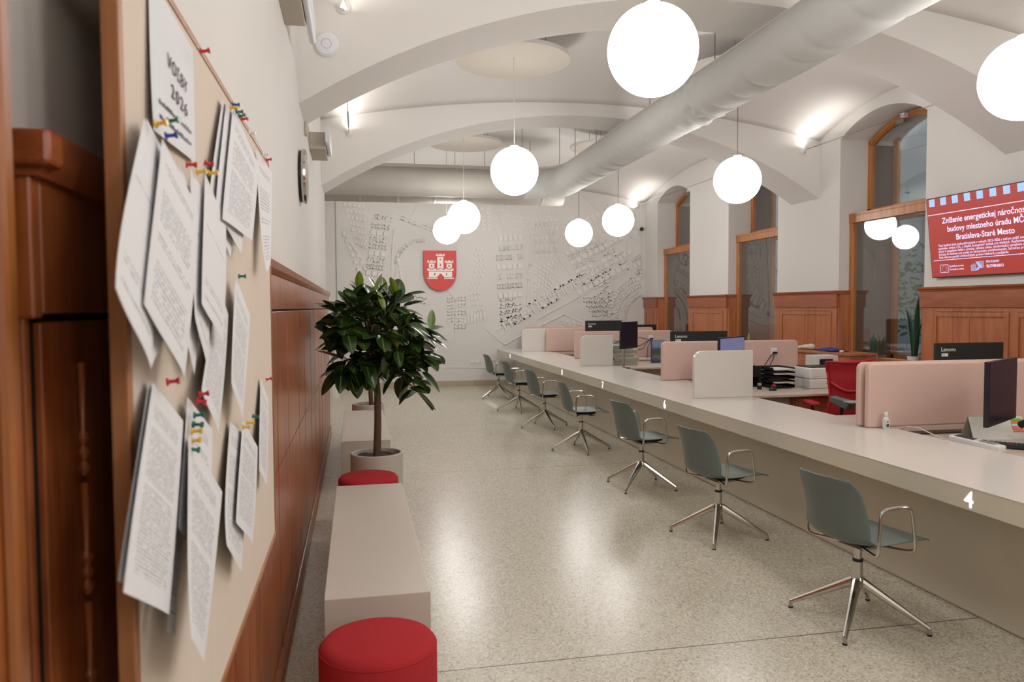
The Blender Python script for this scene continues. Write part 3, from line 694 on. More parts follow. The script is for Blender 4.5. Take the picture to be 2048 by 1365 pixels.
# card reader
t = thing('card_reader', (3.98, 4.27, .74), 'white card payment terminal behind the counter near number 4', 'card terminal')
a = Vector((3.93, 4.44, 0)); b = Vector((4.04, 4.13, 0)); d = (b-a).normalized(); n = Vector((d.y, -d.x, 0))
c = (a+b)/2+Vector((0, 0, .79))
MB().obox(c, d*.165+Vector((0, 0, -.016)), n*.042, (0, 0, .022)).build('terminal_body', 'white_plastic', t, bevel=.012, seg=3)
MB().obox(c-d*.07+Vector((0, 0, .0295)), d*.062+Vector((0, 0, -.006)), n*.033, (0, 0, .001)).build('display', 'dark_screen', t)
ky = MB()
for i in range(4):
    for j in range(3): ky.obox(c+d*(.035+i*.026)+n*(j-1)*.023+Vector((0, 0, .0215-i*.0026)), d*.009, n*.008, (0, 0, .003))
ky.build('keypad', 'grey_light', t)
MB().obox(c+d*.035-n*.023+Vector((0, 0, .0225)), d*.009, n*.008, (0, 0, .0032)).build('cancel_key', 'pin_red', t)
MB().obox(c+Vector((0, 0, -.033)), d*.14, n*.035, (0, 0, .016)).build('cradle', 'white_plastic', t, bevel=.006)
mb = MB(); mb.tube([(3.93, 4.45, .775), (3.90, 4.55, .80), (3.87, 4.68, .835), (3.87, 4.80, .825), (3.90, 4.90, .78), (3.93, 4.92, .745)], .004, 8)
tag(mb.build('power_cable', 'cord_white', smooth=True), 'white cable arching from the card terminal to the pink divider', 'cable')
mb = MB(); mb.tube([(4.02, 4.9, .747), (4.2, 4.885, .75), (4.4, 4.9, .747), (4.6, 4.88, .748)], .005, 8)
tag(mb.build('floor_cable', 'cable_black', smooth=True), 'black cable lying along the foot of the nearest pink divider', 'cable')
# keyboard
t = thing('keyboard', (4.27, 4.33, .74), 'black keyboard beside the white card terminal', 'keyboard')
kd = Vector((.155, -.165, 0)).normalized(); kn = Vector((kd.y, -kd.x, 0)); kc = Vector((4.25, 4.37, .752))
MB().obox(kc, kd*.20, kn*.075, (0, 0, .008)).build('key_deck', 'black_plastic', t, bevel=.004)
ky = MB()
for i in range(15):
    for j in range(5): ky.obox(kc+kd*(-.182+i*.026)+kn*(-.055+j*.0275)+Vector((0, 0, .0105)), kd*.011, kn*.0115, (0, 0, .003))
ky.build('key_caps', 'black_back', t)
# paper pad
t = thing('notepad', (4.32, 4.02, .74), 'small white paper pad at the right edge below the keyboard', 'notepad')
MB().obox((4.27, 4.03, .755), (.07, -.04, 0), (.04, .07, 0), (0, 0, .012)).build('pad_sheets', 'label_paper', t)
MB().obox((4.27, 4.03, .742), (.071, -.041, 0), (.041, .071, 0), (0, 0, .001)).build('pad_board', 'binder_grey', t)
# sanitizer bottle
t = thing('sanitizer_bottle', (3.76, 4.875, .80), 'small clear hand sanitizer bottle on the counter by the pink divider', 'bottle')
MB().lathe([(.020, .801), (.024, .806), (.024, .87), (.018, .885), (.010, .89), (.010, .895)], (3.76, 4.875, 0), 20, sy=.7).build('bottle_body', 'sanitizer', t, smooth=True)
MB().lathe([(.012, .895), (.013, .898), (.013, .922), (.011, .925)], (3.76, 4.875, 0), 16).build('cap', 'white_plastic', t, smooth=True)
B(3.742, 3.778, 4.856, 4.8575, .812, .868).build('bottle_label', 'label_paper', t)
MB().box(3.75, 3.772, 4.8545, 4.856, .818, .838).box(3.753, 3.768, 4.8545, 4.856, .848, .852).box(3.757, 3.766, 4.8545, 4.856, .856, .862).build('label_print', 'ink', t)
# station with printer
t = thing('letter_tray', (4.85, 8.2, .74), 'stack of black letter trays with papers left of the printer', 'letter tray')
for k in range(5):
    z = .75+k*.05
    tr = B(4.70, 4.98, 8.02, 8.36, z, z+.004).box(4.70, 4.704, 8.02, 8.36, z, z+.035).box(4.976, 4.98, 8.02, 8.36, z, z+.035).box(4.70, 4.98, 8.356, 8.36, z, z+.035).build('tray', 'black_plastic', t)
    if k in (1, 3, 4): B(4.715, 4.965, 8.0, 8.34, z+.005, z+.016).build('paper_stack', 'label_paper', tr)
B(4.70, 4.98, 8.08, 8.30, .742, .75).build('tray_base', 'black_plastic', t)
t = thing('file_rack', (4.55, 8.35, .74), 'black open file rack leaning against the pink divider', 'file rack')
B(4.34, 4.68, 8.50, 8.52, .742, .985).box(4.34, 4.36, 8.25, 8.52, .742, .985).box(4.66, 4.68, 8.25, 8.52, .742, .985).box(4.34, 4.68, 8.25, 8.52, .742, .75).build('rack_shell', 'black_back', t)
B(4.36, 4.66, 8.26, 8.50, .86, .866).build('rack_shelf', 'black_plastic', t)
t = thing('printer', (5.33, 8.1, .74), 'white laser printer with black top standing on the desk', 'printer')
B(5.13, 5.55, 7.93, 8.30, .742, .845).build('paper_drawer', 'white_plastic', t, bevel=.01, seg=3)
B(5.13, 5.55, 7.94, 8.30, .849, .975).build('printer_body', 'white_plastic', t, bevel=.014, seg=3)
B(5.15, 5.53, 7.98, 8.28, .975, .988).build('output_tray', 'black_plastic', t, bevel=.004)
B(5.32, 5.50, 7.927, 7.932, .79, .80).build('drawer_slot', 'grey_light', t)
mb = MB(); mb.lathe([(.016, -.001), (.016, .001)], (5.40, 7.938, .915), 24, 'Y'); pl = mb.build('badge', 'clock_dark', t)
mb = MB(); place_text(mb, 'hp', .022, (5.40, 7.936, .909), (1, 0, 0), (0, 0, 1), align='CENTER', extrude=.0005); mb.build('badge_letters', 'label_paper', pl)
B(5.18, 5.26, 7.936, 7.94, .872, .876).build('model_print', 'grey_plastic', t)
t = thing('pen_holder', (5.06, 7.95, .74), 'clear wire cup of clips beside the printer', 'pen holder')
for i in range(12):
    a = 2*math.pi*i/12; 
    MB().tube([(5.055+.038*math.cos(a), 7.92+.038*math.sin(a), .745), (5.055+.038*math.cos(a+.6), 7.92+.038*math.sin(a+.6), .86)], .0016, 5).build('wire', 'steel', t)
MB().lathe([(.04, .742), (.04, .75)], (5.055, 7.92, 0), 20).build('cup_base', 'grey_light', t)
t = thing('computer_mouse', (4.55, 7.62, .74), 'black mouse on the desk edge behind the white screen', 'mouse')
MB().ball((4.60, 7.85, .752), .045, 16, 10, 1.1, .65, .5).build('mouse_shell', 'black_plastic', t, smooth=True)
B(4.57, 4.60, 7.848, 7.852, .77, .776).build('mouse_wheel', 'grey_light', t)
for x, y, m, lab, h in ((4.42, 8.1, 'pin_red', 'red topped ink stamp between monitor and trays', .09), (4.66, 7.93, 'pin_red', 'small red stamp beside the mouse', .06), (4.52, 8.0, 'grey_light', 'grey topped stamp standing near the letter trays', .07)):
    t = thing('ink_stamp', (x, y, .74), lab, 'stamp', 'stamps on the printer desk')
    B(x-.022, x+.022, y-.02, y+.02, .742, .742+h*.6).build('stamp_body', 'black_plastic', t, bevel=.004)
    B(x-.02, x+.02, y-.018, y+.018, .742+h*.6, .742+h).build('stamp_grip', m, t, bevel=.006)
t = thing('paper_sheets', (3.75, 7.1, .80), 'loose white papers by the counter edge right of the white screen', 'papers')
MB().grid(6, 6, lambda u, v: (3.66+.18*u, 6.99+.22*v, .804+.006*abs(math.sin(u*5+v*3)))).build('sheet', 'label_paper', t, solid=.004)
t = thing('desk_drawer_unit', (5.1, 7.75, 0), 'wood drawer pedestal under the printer desk', 'drawer unit')
B(4.75, 5.35, 7.62, 8.4, .05, .70).build('carcass', 'wood_cabinet', t, bevel=.004)
for k in range(3):
    dr = B(4.77, 5.33, 7.60, 7.62, .08+k*.205, .27+k*.205).build('drawer', 'wood_cabinet', t, bevel=.004)
    B(4.98, 5.12, 7.585, 7.60, .17+k*.205, .18+k*.205).build('handle', 'steel', dr)
# sockets on dividers with plugs
def socket(x, y, z, lab):
    t = thing('power_socket', (x, y, z), lab, 'socket', 'sockets on the pink dividers')
    B(x-.042, x+.042, y-.012, y, z-.042, z+.042).build('face_plate', 'white_plastic', t, bevel=.004)
    B(x-.022, x+.03, y-.045, y-.012, z-.032, z-.004).build('plug', 'black_plastic', t, bevel=.004)
    p = (x-.01, y-.04, z-.02)
    MB().tube([p, (x-.06, y-.05, z-.05), (x-.12, y-.06, z-.12), (x-.17, y-.07, z-.19), (x-.26, y-.05, z-.21)], .005, 8).tube([p, (x-.03, y-.05, z-.09), (x-.07, y-.05, z-.16), (x-.08, y-.04, z-.36)], .005, 8).build('lead', 'cable_black', t, smooth=True)
socket(5.08, 8.66, 1.135, 'white socket with black plug and leads on the middle pink divider')
socket(5.09, 12.74, 1.147, 'white socket with black plug on the pink divider behind the archive boxes')
socket(5.72, 4.93, 1.16, 'white socket at the far end of the nearest pink divider')
# archive boxes
for k in range(5):
    z = .742+k*.066; dx = (.0, .03, -.02, .02, -.03)[k]
    ww = (0.5, .50, .46, .47, .45)[k]
    pos = ('bottom', 'second from the bottom', 'middle', 'second from the top', 'top')[k]
    t = thing('archive_box', (4.15+dx, 11.95, z), 'grey flat archive box, %s of the stack beyond the middle white screen' % pos, 'archive box', 'grey archive boxes in one stack')
    B(3.99+dx, 3.99+ww+dx, 11.8, 12.12, z, z+.052).build('box_body', 'binder_grey', t, bevel=.003)
    B(3.985+dx, 3.995+ww+dx, 11.79, 12.13, z+.05, z+.063).build('box_lid', 'label_paper' if k in (1, 2, 3) else 'binder_grey', t, bevel=.002)
    B(4.035+dx, 4.055+dx, 11.786, 11.80, z+.02, z+.06).build('box_latch', 'black_plastic', t)
t = thing('picture_box', (4.98, 12.2, .74), 'printed blue box showing a hillside town behind the archive boxes', 'printed box')
B(4.90, 5.13, 12.2, 12.26, .742, 1.125).build('box_shell', 'blue_cloth', t, bevel=.003)
pm = NT('town_print', .5); tc = pm.n('ShaderNodeTexCoord'); s_ = pm.n('ShaderNodeSeparateXYZ'); pm.l(tc.outputs['Generated'], s_.inputs[0])
nz = pm.n('ShaderNodeTexNoise', i_Scale=7., i_Detail=5.); pm.l(tc.outputs['Generated'], nz.inputs['Vector'])
zz = pm.math('ADD', s_.outputs[2], pm.math('MULTIPLY', nz.outputs[0], .35))
pm.l(pm.ramp(zz, [(.28, srgb('38486c')), (.42, srgb('7c756a')), (.6, srgb('4a5644')), (.78, srgb('4d5348')), (.84, srgb('6f86b8')), (1., srgb('8b98b8'))]), pm.b.inputs['Base Color'])
B(4.902, 5.128, 12.196, 12.2, .746, 1.12).build('printed_face', 'town_print', t)
t = thing('rubber_duck', (4.70, 12.0, 1.07), 'small yellow toy duck on top of the archive boxes', 'toy')
MB().ball((4.45, 12.0, 1.10), .028, 14, 8, 1.2, 1, .9).build('duck_body', 'duck_yellow', t, smooth=True)
MB().ball((4.43, 12.0, 1.135), .016, 12, 8).build('duck_head', 'duck_yellow', t, smooth=True)
for k in range(0): pass
t = thing('desk_scanner', (4.35, 12.45, .74), 'grey document scanner arm in front of the far socket', 'scanner')
B(4.30, 4.62, 12.45, 12.60, .742, 1.13).build('scanner_body', 'grey_light', t, bevel=.01)
B(4.50, 4.56, 12.44, 12.47, 1.02, 1.17).build('scanner_arm', 'black_plastic', t, bevel=.006)
mb = MB(); mb.tube([(5.03, 12.66, 1.12), (4.8, 12.55, 1.16), (4.5, 12.30, 1.20), (4.25, 12.2, 1.08)], .006, 8); mb.tube([(5.03, 12.66, 1.11), (4.85, 12.55, 1.03), (4.55, 12.35, .98), (4.2, 12.2, .96)], .006, 8)
bpy.data.objects['lead.001'].data.materials[0] = MATS['cable_black']
tag(mb.build('loop_cable', 'cable_black', smooth=True), 'two black cables looping from the far socket over the archive boxes', 'cable')
# red mesh office chair, seen from its back left
def office_chair_red():
    t = thing('office_chair', (0, 0, 0), 'red mesh high back office chair in front of the printer', 'office chair')
    # back faces -y..; local: sitter looks to +y, camera sees the back from -y
    def prof(v):    # v 0 bottom ..1 top -> (y, z, halfwidth)
        z = .50+.60*v; y = -.06-.05*math.sin(v*3.0)-.05*v+(.0 if v < .85 else -(v-.85)*.25); hw = .20-.025*math.sin(min(1, v*1.4)*3.1)+.03*(v > .8)*(v-.8)/.2
        return y, z, hw
    def fn(u, v):
        y, z, hw = prof(v); s = u*2-1; return (s*hw, y+.05*s*s, z)
    MB().grid(12, 18, fn).build('back_mesh', 'red_mesh', t, local=True, smooth=True, solid=.006)
    pts = [fn(0, v/14) for v in range(15)]+[fn(u/8, 1) for u in range(1, 8)]+[fn(1, 1-v/14) for v in range(15)]+[fn(1-u/8, 0) for u in range(1, 8)]
    MB().tube(pts, .013, 8, closed=True).build('back_frame', 'red_frame', t, local=True, smooth=True)
    arc = [(s*.175, prof(.66-.14*(1-s*s))[0]-.022+.05*s*s, prof(.66-.14*(1-s*s))[1]) for s in [i/8-1 for i in range(17)]]
    MB().tube(arc, .017, 8).build('lumbar_arc', 'red_frame', t, local=True, smooth=True)
    top = [(s*.235, prof(1)[0]+.045*s*s-.01, 1.105+.03*abs(s)**2*(1 if s > 0 else .2)) for s in [i/8-1 for i in range(17)]]
    MB().tube(top, [.008+.012*(1-abs(i/8-1)) for i in range(17)], 8).build('top_rail', 'red_frame', t, local=True, smooth=True)
    MB().prism([(-.24, -.03), (.24, -.03), (.25, .40), (-.25, .40)], lambda p, q, tt: (p, q, tt), .44, .50).build('seat', 'red_fabric', t, local=True, bevel=.03, seg=4, smooth=True)
    for s in (-1, 1):
        ar = MB().obox((s*.29, .12, .66), (.045, 0, 0), (0, .14, 0), (0, 0, .018)).build('armrest', 'red_fabric' if s < 0 else 'black_plastic', t, local=True, bevel=.016, seg=3, smooth=True)
        MB().tube([(s*.29, .1, .64), (s*.27, .1, .46), (s*.2, .1, .43)], .014, 8).build('armrest_post', 'black_plastic', ar, local=True, smooth=True)
    MB().lathe([(.03, .10), (.03, .25), (.02, .25), (.02, .44)], (0, .18, 0), 16).build('gas_lift', 'black_plastic', t, local=True, smooth=True)
    for k in range(5):
        a = 2*math.pi*k/5+.3; e = Vector((.30*math.cos(a), .18+.30*math.sin(a), .075))
        lg = MB().tube([(0, .18, .12), e], [.025, .014], 8).build('leg', 'black_plastic', t, local=True, smooth=True)
        MB().lathe([(.0, -.02), (.03, -.02), (.03, .02), (.0, .02)], (e.x, e.y, .03), 14, 'X').build('caster', 'black_plastic', lg, local=True, smooth=True)
    return t
rc = office_chair_red(); rc.location = (5.00, 7.12, 0); rc.rotation_euler.z = R(-14); rc.scale = (1.04, 1., 1.01)
# grey chair with armrest beyond the nearest divider
t = thing('office_chair', (4.72, 6.25, 0), 'grey office chair with pale upright armrest left of the nearest pink divider', 'office chair')
MB().grid(8, 6, lambda u, v: (4.48+.46*u, 6.05+.46*v, .46+.03*(2*u-1)**2+.02*v)).build('seat', 'grey_chair', t, solid=.06, smooth=True)
MB().grid(8, 8, lambda u, v: (4.90+.06*v-.03*(2*u-1)**2, 6.08+.42*u, .52+.45*v)).build('backrest', 'grey_chair', t, solid=.03, smooth=True)
MB().prism([(6.02, .84), (6.34, .86), (6.34, .80), (6.10, .76)], lambda p, q, tt: (tt, p, q), 4.29, 4.37).build('armrest', 'grey_chair', t, bevel=.012, seg=3)
MB().tube([(4.33, 6.2, .79), (4.30, 6.22, .5), (4.5, 6.25, .44)], .016, 8).build('arm_post', 'black_plastic', t, smooth=True)
MB().prism([(0, .70), (.05, .70), (.05, 1.0), (.03, 1.03), (.0, 1.02)], lambda p, q, tt: (4.395+p, tt, q), 6.02, 6.10).build('arm_upright', 'grey_light', t, bevel=.012, seg=3)
MB().obox((4.33, 6.02, .842), (.085, 0, 0), (0, .05, 0), (0, 0, .008)).build('arm_pad', 'grey_light', t, bevel=.006)
MB().lathe([(.25, .0), (.25, .02), (.05, .08), (.03, .12), (.03, .43)], (4.7, 6.3, 0), 20).build('pedestal', 'black_plastic', t, smooth=True)
# wooden cabinet under the pier with cloths
t = thing('radiator_cabinet', (6.15, 9.2, 0), 'low wooden cabinet with canted front under the window pier', 'cabinet')
pp = [(6.37, 8.45), (6.0, 8.45), (5.9, 8.95), (5.9, 9.75), (6.0, 10.2), (6.37, 10.2)]
MB().prism(pp, lambda p, q, tt: (p, q, tt), .02, 1.07).build('carcass', 'wood_cabinet', t)
MB().prism([(6.37, 8.42), (5.98, 8.42), (5.87, 8.94), (5.87, 9.77), (5.98, 10.23), (6.37, 10.23)], lambda p, q, tt: (p, q, tt), 1.07, 1.10).build('cabinet_top', 'wood_cabinet', t, bevel=.004)
B(5.885, 5.90, 9.05, 9.65, .45, .98).build('door', 'wood_cabinet', t, bevel=.005)
t = thing('radiator_cabinet', (6.45, 7.6, 0), 'wooden sill ledge below the nearest tall window', 'ledge')
MB().prism([(6.37, 6.9), (6.05, 6.9), (6.0, 7.3), (6.37, 7.9)], lambda p, q, tt: (p, q, tt), 0, 1.02).build('carcass', 'wood_cabinet', t)
MB().prism([(6.37, 6.88), (6.03, 6.88), (5.98, 7.3), (6.37, 7.94)], lambda p, q, tt: (p, q, tt), 1.02, 1.05).build('ledge_top', 'wood_cabinet', t, bevel=.004)
t = tag(MB().grid(10, 10, lambda u, v: (5.98+.26*u, 8.80+.42*v, 1.112+.03*math.sin(math.pi*u)*math.sin(math.pi*v)+.008*math.sin(9*v+4*u))).build('blue_bag', 'blue_cloth', smooth=True, solid=.006, offset=1), 'dark blue cloth bag lying flat on the low cabinet', 'cloth bag')
mb = MB().ball((6.02, 9.42, 1.136), .07, 16, 8, 1, 1.1, .5).ball((6.05, 9.36, 1.142), .05, 12, 8, 1, 1.3, .8).ball((6.0, 9.52, 1.126), .05, 12, 8, 1, 1.1, .5)
tag(mb.build('cream_cloth', 'cream_cloth', smooth=True), 'crumpled cream cloth on the cabinet beside the blue bag', 'cloth')
tag(MB().ball((6.0, 8.62, 1.118), .022, 12, 8, 1.2, 1.4, .8).build('white_wad', 'cream_cloth', smooth=True), 'tiny white wad at the near end of the low cabinet', 'paper wad')
t = thing('card_box', (5.6, 8.4, .74), 'grey and white carton behind the printer', 'carton')
B(5.45, 5.75, 8.33, 8.55, .742, 1.09).build('carton_body', 'label_paper', t, bevel=.003)
B(5.5, 5.68, 8.325, 8.33, .98, 1.05).build('carton_print', 'clock_dark', t)
# snake plants on the window sill
def snake(x, y, z, hs, lab, s=1.):
    t = thing('snake_plant', (x, y, z), lab, 'plant', 'snake plants on the window ledge')
    MB().lathe([(.045*s, 0), (.06*s, .10*s), (.055*s, .10*s), (.05*s, .02)], (x, y, z), 18).build('pot', 'pot_white', t, smooth=True)
    MB().lathe([(.0, .088*s), (.053*s, .088*s)], (x, y, z), 18).build('soil', 'soil', t)
    rr = random.Random(int(x*100+y*10))
    for k, h in enumerate(hs):
        a = rr.uniform(0, 6.28); l = rr.uniform(.05, .22)*h; wd = .028*s; px, py = math.cos(a)*.02, math.sin(a)*.02
        MB().grid(4, 10, lambda u, v: (x+px+math.cos(a)*l*v*v+math.sin(a)*(u-.5)*2*wd*(1-v**3)*(.6+.6*math.sin(v*2.2)), y+py+math.sin(a)*l*v*v-math.cos(a)*(u-.5)*2*wd*(1-v**3)*(.6+.6*math.sin(v*2.2)), z+.08*s+h*v+.0*u)).build('leaf', 'snake_leaf', t, smooth=True, solid=.004)
snake(6.52, 8.72, .96, (.2, .26, .30, .22, .17, .24), 'small snake plant in a white pot at the far side of the nearest window')
snake(6.5, 7.95, .96, (.75, .62, .5, .56, .4), 'tall snake plant with long blades at the near side of the window', 1.3)
snake(6.50, 11.9, .96, (.16, .22, .15, .12), 'tiny bright green plant in the middle window', .8)
for o in bpy.data.objects:
    if o.name.startswith('snake_plant.002'):
        for ch in o.children:
            if ch.name.startswith('leaf'): ch.data.materials[0] = MATS['yellow_leaf']

# ------------------------------------------------------------------ television
tv0, tv1 = 7.50, 5.97     # far and near ends (y)
tilt = .10
t = thing('television', (6.33, 6.74, 2.0), 'large wall television with red presentation slide', 'television')
ztv0, ztv1 = 2.00, 2.875
def TV(s, q, d=0.):   # s 0..1 from far (left) to near (right), q 0..1 bottom to top, d towards the hall
    y = tv0+(tv1-tv0)*s; z = ztv0+(ztv1-ztv0)*q; x = 6.345-tilt*q
    nx, nz = -(ztv1-ztv0), -tilt; L = math.hypot(nx, nz); return (x+nx/L*d, y, z+nz/L*d)
def tvbox(mb, s0, s1, q0, q1, d0, d1):
    mb.add([TV(s, q, d) for s in (s0, s1) for q in (q0, q1) for d in (d0, d1)], [(0, 1, 3, 2), (4, 6, 7, 5), (0, 4, 5, 1), (2, 3, 7, 6), (0, 2, 6, 4), (1, 5, 7, 3)])
mb = MB(); tvbox(mb, 0, 1, 0, 1, -.03, .0); mb.build('housing', 'black_plastic', t, bevel=.003)
mb = MB(); tvbox(mb, .006, .994, .012, .988, .0, .0015); scr = mb.build('screen', 'tv_red', t)
BASE[scr.name] = Vector((6.33, 6.74, 2.0))
for k in range(9): mb = MB(); tvbox(mb, .03+k*.108, .03+k*.108+.053, .893, .985, .0015, .0025); mb.build('blue_square', 'tv_blue', scr)
mb = MB(); tvbox(mb, .006, .994, .785, .793, .0015, .0025); tvbox(mb, .03, .994, .213, .220, .0015, .0025)
ex = Vector(TV(1, 0))-Vector(TV(0, 0)); ey = Vector(TV(0, 1))-Vector(TV(0, 0))
def tvt(body, size, s, q, align='LEFT', bold=.0, m=mb): place_text(m, body, size, TV(s, q, .002), ex, ey, sx=.96, align=align, extrude=.0004, bold=bold)
tvt('Zníženie energetickej náročnosti', .086, .5, .668, 'CENTER', .0010)
tvt('budovy miestneho úradu MČ', .086, .5, .560, 'CENTER', .0010)
tvt('Bratislava-Staré Mesto', .086, .5, .452, 'CENTER', .0010)
for i, l in enumerate(('Táto budova bola zrekonštruovaná v rokoch 2025-2026 s cieľom znížiť energetickú',
                       'spotrebu, emisie CO₂ a zlepšiť dostupnosť služieb pre všetkých. Realizované boli',
                       'práce k zatepleniu fasád a strechy, výmene okien, modernizácii osvetlenia a',
                       'prístup do budovy pre osoby so zdravotným znevýhodnením. Súčasťou projektu',
                       'bola obnova paviatí a historických prvkov nádvoria a podjazdu.')):
    tvt(l, .038, .085, .385-i*.037)
tvt('Spolufinancovaný', .030, .175, .125); tvt('Európskou úniou', .030, .175, .085)
tvt('PROGRAM', .036, .50, .145); tvt('SLOVENSKO', .040, .50, .092, bold=.0008)
tvbox(mb, .088, .165, .155, .159, .0015, .0025); tvbox(mb, .088, .165, .06, .064, .0015, .0025); tvbox(mb, .088, .0905, .06, .159, .0015, .0025); tvbox(mb, .1625, .165, .06, .159, .0015, .0025)
for k in range(12):
    a = 2*math.pi*k/12; s, q = .1265+.021*math.cos(a), .11+.034*math.sin(a); tvbox(mb, s-.0015, s+.0015, q-.003, q+.003, .0015, .0025)
mb.build('slide_text', 'tv_text', scr)
mb = MB()
for i in range(14):
    for j in range(9):
        s, q = .368+i*.0082, .062+j*.0125
        lft = j <= 8-abs(i-2)*1.1+1 and i < 6 and j < 7-abs(i-3)*.6; rgt = i > 8 and j > 1+abs(i-11)*.8
        if lft or rgt: tvbox(mb, s, s+.0052, q, q+.0078, .0015, .0025)
for i in range(9): tvbox(mb, .412+i*.0035, .436+i*.0035, .160-i*.0085, .169-i*.0085, .0025, .003); tvbox(mb, .406+i*.0045, .428+i*.0045, .066+i*.0062, .073+i*.0062, .0025, .003)
mb.build('dotted_arrow_logo', 'tv_blue', scr)
MB().box(6.345, 6.395, 6.5, 7.0, 2.25, 2.6).build('wall_bracket', 'black_plastic', t)

# ------------------------------------------------------------------ globe lamps
def globe(x, y, z, lab, r=.255, top=None):
    t = thing('globe_lamp', (x, y, z), lab, 'pendant lamp', 'white globe lamps hanging over the hall')
    MB().ball((x, y, z), r, 48, 28).build('globe', 'globe_glass', t, smooth=True, angle=180)
    MB().lathe([(.045, r-.012), (.045, r+.012), (.012, r+.03), (.0, r+.03)], (x, y, z), 20).build('collar', 'cord_white', t, smooth=True)
    zt = top if top else vault_z(x, y)+.004
    MB().tube([(x, y, z+r+.02), (x, y, zt)], .0045, 6).build('cord', 'cord_white' if x < 3 else 'wire_grey', t)
globe(1.67, 4.16, 3.15, 'largest globe lamp, nearest at upper centre', top=4.347)
globe(4.14, 4.14, 3.12, 'globe lamp cut off by the right edge of the photo', top=4.347)
globe(1.68, 8.07, 3.15, 'globe lamp in front of the cross duct, under the cream disc', top=4.343)
globe(4.14, 7.84, 3.085, 'globe lamp at right above the middle windows', top=4.358)
globe(1.68, 11.99, 3.11, 'globe lamp above the shield, upper right of the overlapping pair', top=4.358)
globe(1.69, 14.36, 3.14, 'globe lamp at far left, lower left of the overlapping pair')
globe(4.11, 13.86, 3.075, 'smallest globe lamp at centre right before the relief wall')
globe(4.18, 11.87, 3.09, 'globe lamp just below the end of the white duct')
for x in (1.67, 4.14):  # unseen lamp rows, added to brighten the board and near floor
    for y in (1.45, -.9, -3.6): globe(x, y, 3.13, 'unseen globe lamp added out of frame to brighten the near hall')
# suspended cream discs
def disc(x, y, z, r, lab):
    t = thing('acoustic_disc', (x, y, z), lab, 'ceiling disc', 'round cream discs under the vault')
    MB().lathe([(r, 0), (r, .04), (0, .04)], (x, y, z), 72).build('disc_edge', 'plaster_white', t, smooth=True)
    MB().lathe([(0, -.002), (r-.004, -.002), (r, .002)], (x, y, z), 72).build('disc_face', 'disc_cream', t, smooth=True)
    for a in (0, 2.1, 4.2): MB().tube([(x+.6*r*math.cos(a), y+.6*r*math.sin(a), z+.04), (x+.6*r*math.cos(a), y+.6*r*math.sin(a), vault_z(x+.6*r*math.cos(a), y+.6*r*math.sin(a))+.004)], .003, 5).build('hanger', 'wire_grey', t)
disc(1.69, 8.2, 4.345, .62, 'round cream ceiling disc above the lamp at centre left')
disc(4.30, 8.2, 4.36, .62, 'round ceiling disc mostly hidden behind the big globe and duct')
disc(1.80, 12.55, 4.36, .60, 'round cream ceiling disc in the far bay, above the cross duct')
disc(4.2, 12.6, 4.40, .60, 'round ceiling disc in the far bay, hidden by the duct')
disc(1.69, 4.3, 4.35, .62, 'round ceiling disc overhead, above the largest lamp')
disc(4.30, 4.3, 4.35, .62, 'round ceiling disc overhead at right, above the cropped lamp')
# ------------------------------------------------------------------ fabric air duct
XD, ZD, RD, YD, RB = 3.50, 3.82, .243, 13.08, .62
path = []; y = -4.8
while y < YD-RB: path.append(Vector((XD, y, ZD))); y += .045
for i in range(21):
    a = math.pi/2*i/20; path.append(Vector((XD-RB+RB*math.cos(a), YD-RB+RB*math.sin(a), ZD)))
x = XD-RB-.045
while x > XS+.02: path.append(Vector((x, YD, ZD))); x -= .045
seg = 40; vs = []; n = len(path); r4 = random.Random(3)
ph = [r4.uniform(0, 6.28) for _ in range(8)]
folds = [(yy, r4.uniform(.006, .014), r4.uniform(-.5, .5)) for yy in [4.3+.42*k+r4.uniform(-.08, .08) for k in range(20)]]
for i, p in enumerate(path):
    a = path[max(0, i-1)]; b = path[min(n-1, i+1)]; tn = (b-a).normalized(); side = Vector((-tn.y, tn.x, 0)); s_len = i*.045
    for k in range(seg):
        th = 2*math.pi*k/seg; rr = RD
        ln = -4.8+s_len
        if ln < 12.4:
            for yy, am, sl in folds:       # soft sag folds low on the tube
                d_ = ln-yy-sl*.25*math.sin(th)-.10*math.cos(th); rr -= 1.7*am*math.exp(-(d_/.035)**2)*max(0, .35-math.sin(th))
        if 6.7 < ln < 8.1:                   # crumpled joint
            w_ = math.exp(-((ln-7.35)/.42)**2)
            rr += w_*(.012*math.sin(ln*38+3*math.sin(th*3+ph[0]))+.010*math.sin(ln*23+th*5+ph[1])+.008*math.sin(th*9+ln*11))
        if 11.9 < ln < 13.6:
            w_ = math.exp(-((ln-12.7)/.5)**2)
            rr += w_*(.010*math.sin(ln*34+2*math.sin(th*2))+.006*math.sin(th*7+ln*9))
        if ln >= 13.2: rr += .003*math.sin(ln*16)
        vs.append(p+side*math.cos(th)*rr+Vector((0, 0, math.sin(th)*rr)))
t = thing('air_duct', (XD, 6, ZD), 'white fabric air duct running along the vault and turning left', 'air duct')
nfar = next(i for i, p in enumerate(path) if p.x < XD-RB+.02)
def ring_faces(i0, i1): return [(i*seg+k, i*seg+(k+1) % seg, (i+1)*seg+(k+1) % seg, (i+1)*seg+k) for i in range(i0, i1) for k in range(seg)]
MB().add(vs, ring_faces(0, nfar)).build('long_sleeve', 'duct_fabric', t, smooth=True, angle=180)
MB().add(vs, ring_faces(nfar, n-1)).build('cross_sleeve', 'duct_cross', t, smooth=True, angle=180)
rail = MB(); rp = [p+Vector((0, 0, RD+.022)) for p in path]
for i in range(0, n-1, 2):
    a, b = rp[i], rp[min(n-1, i+2)]; c = (a+b)/2; d = (b-a)/2; sd = Vector((-d.y, d.x, 0)).normalized()*.012
    rail.obox(c, d*1.02, sd, (0, 0, .036))
rail.build('top_rail', 'rail_light', t)
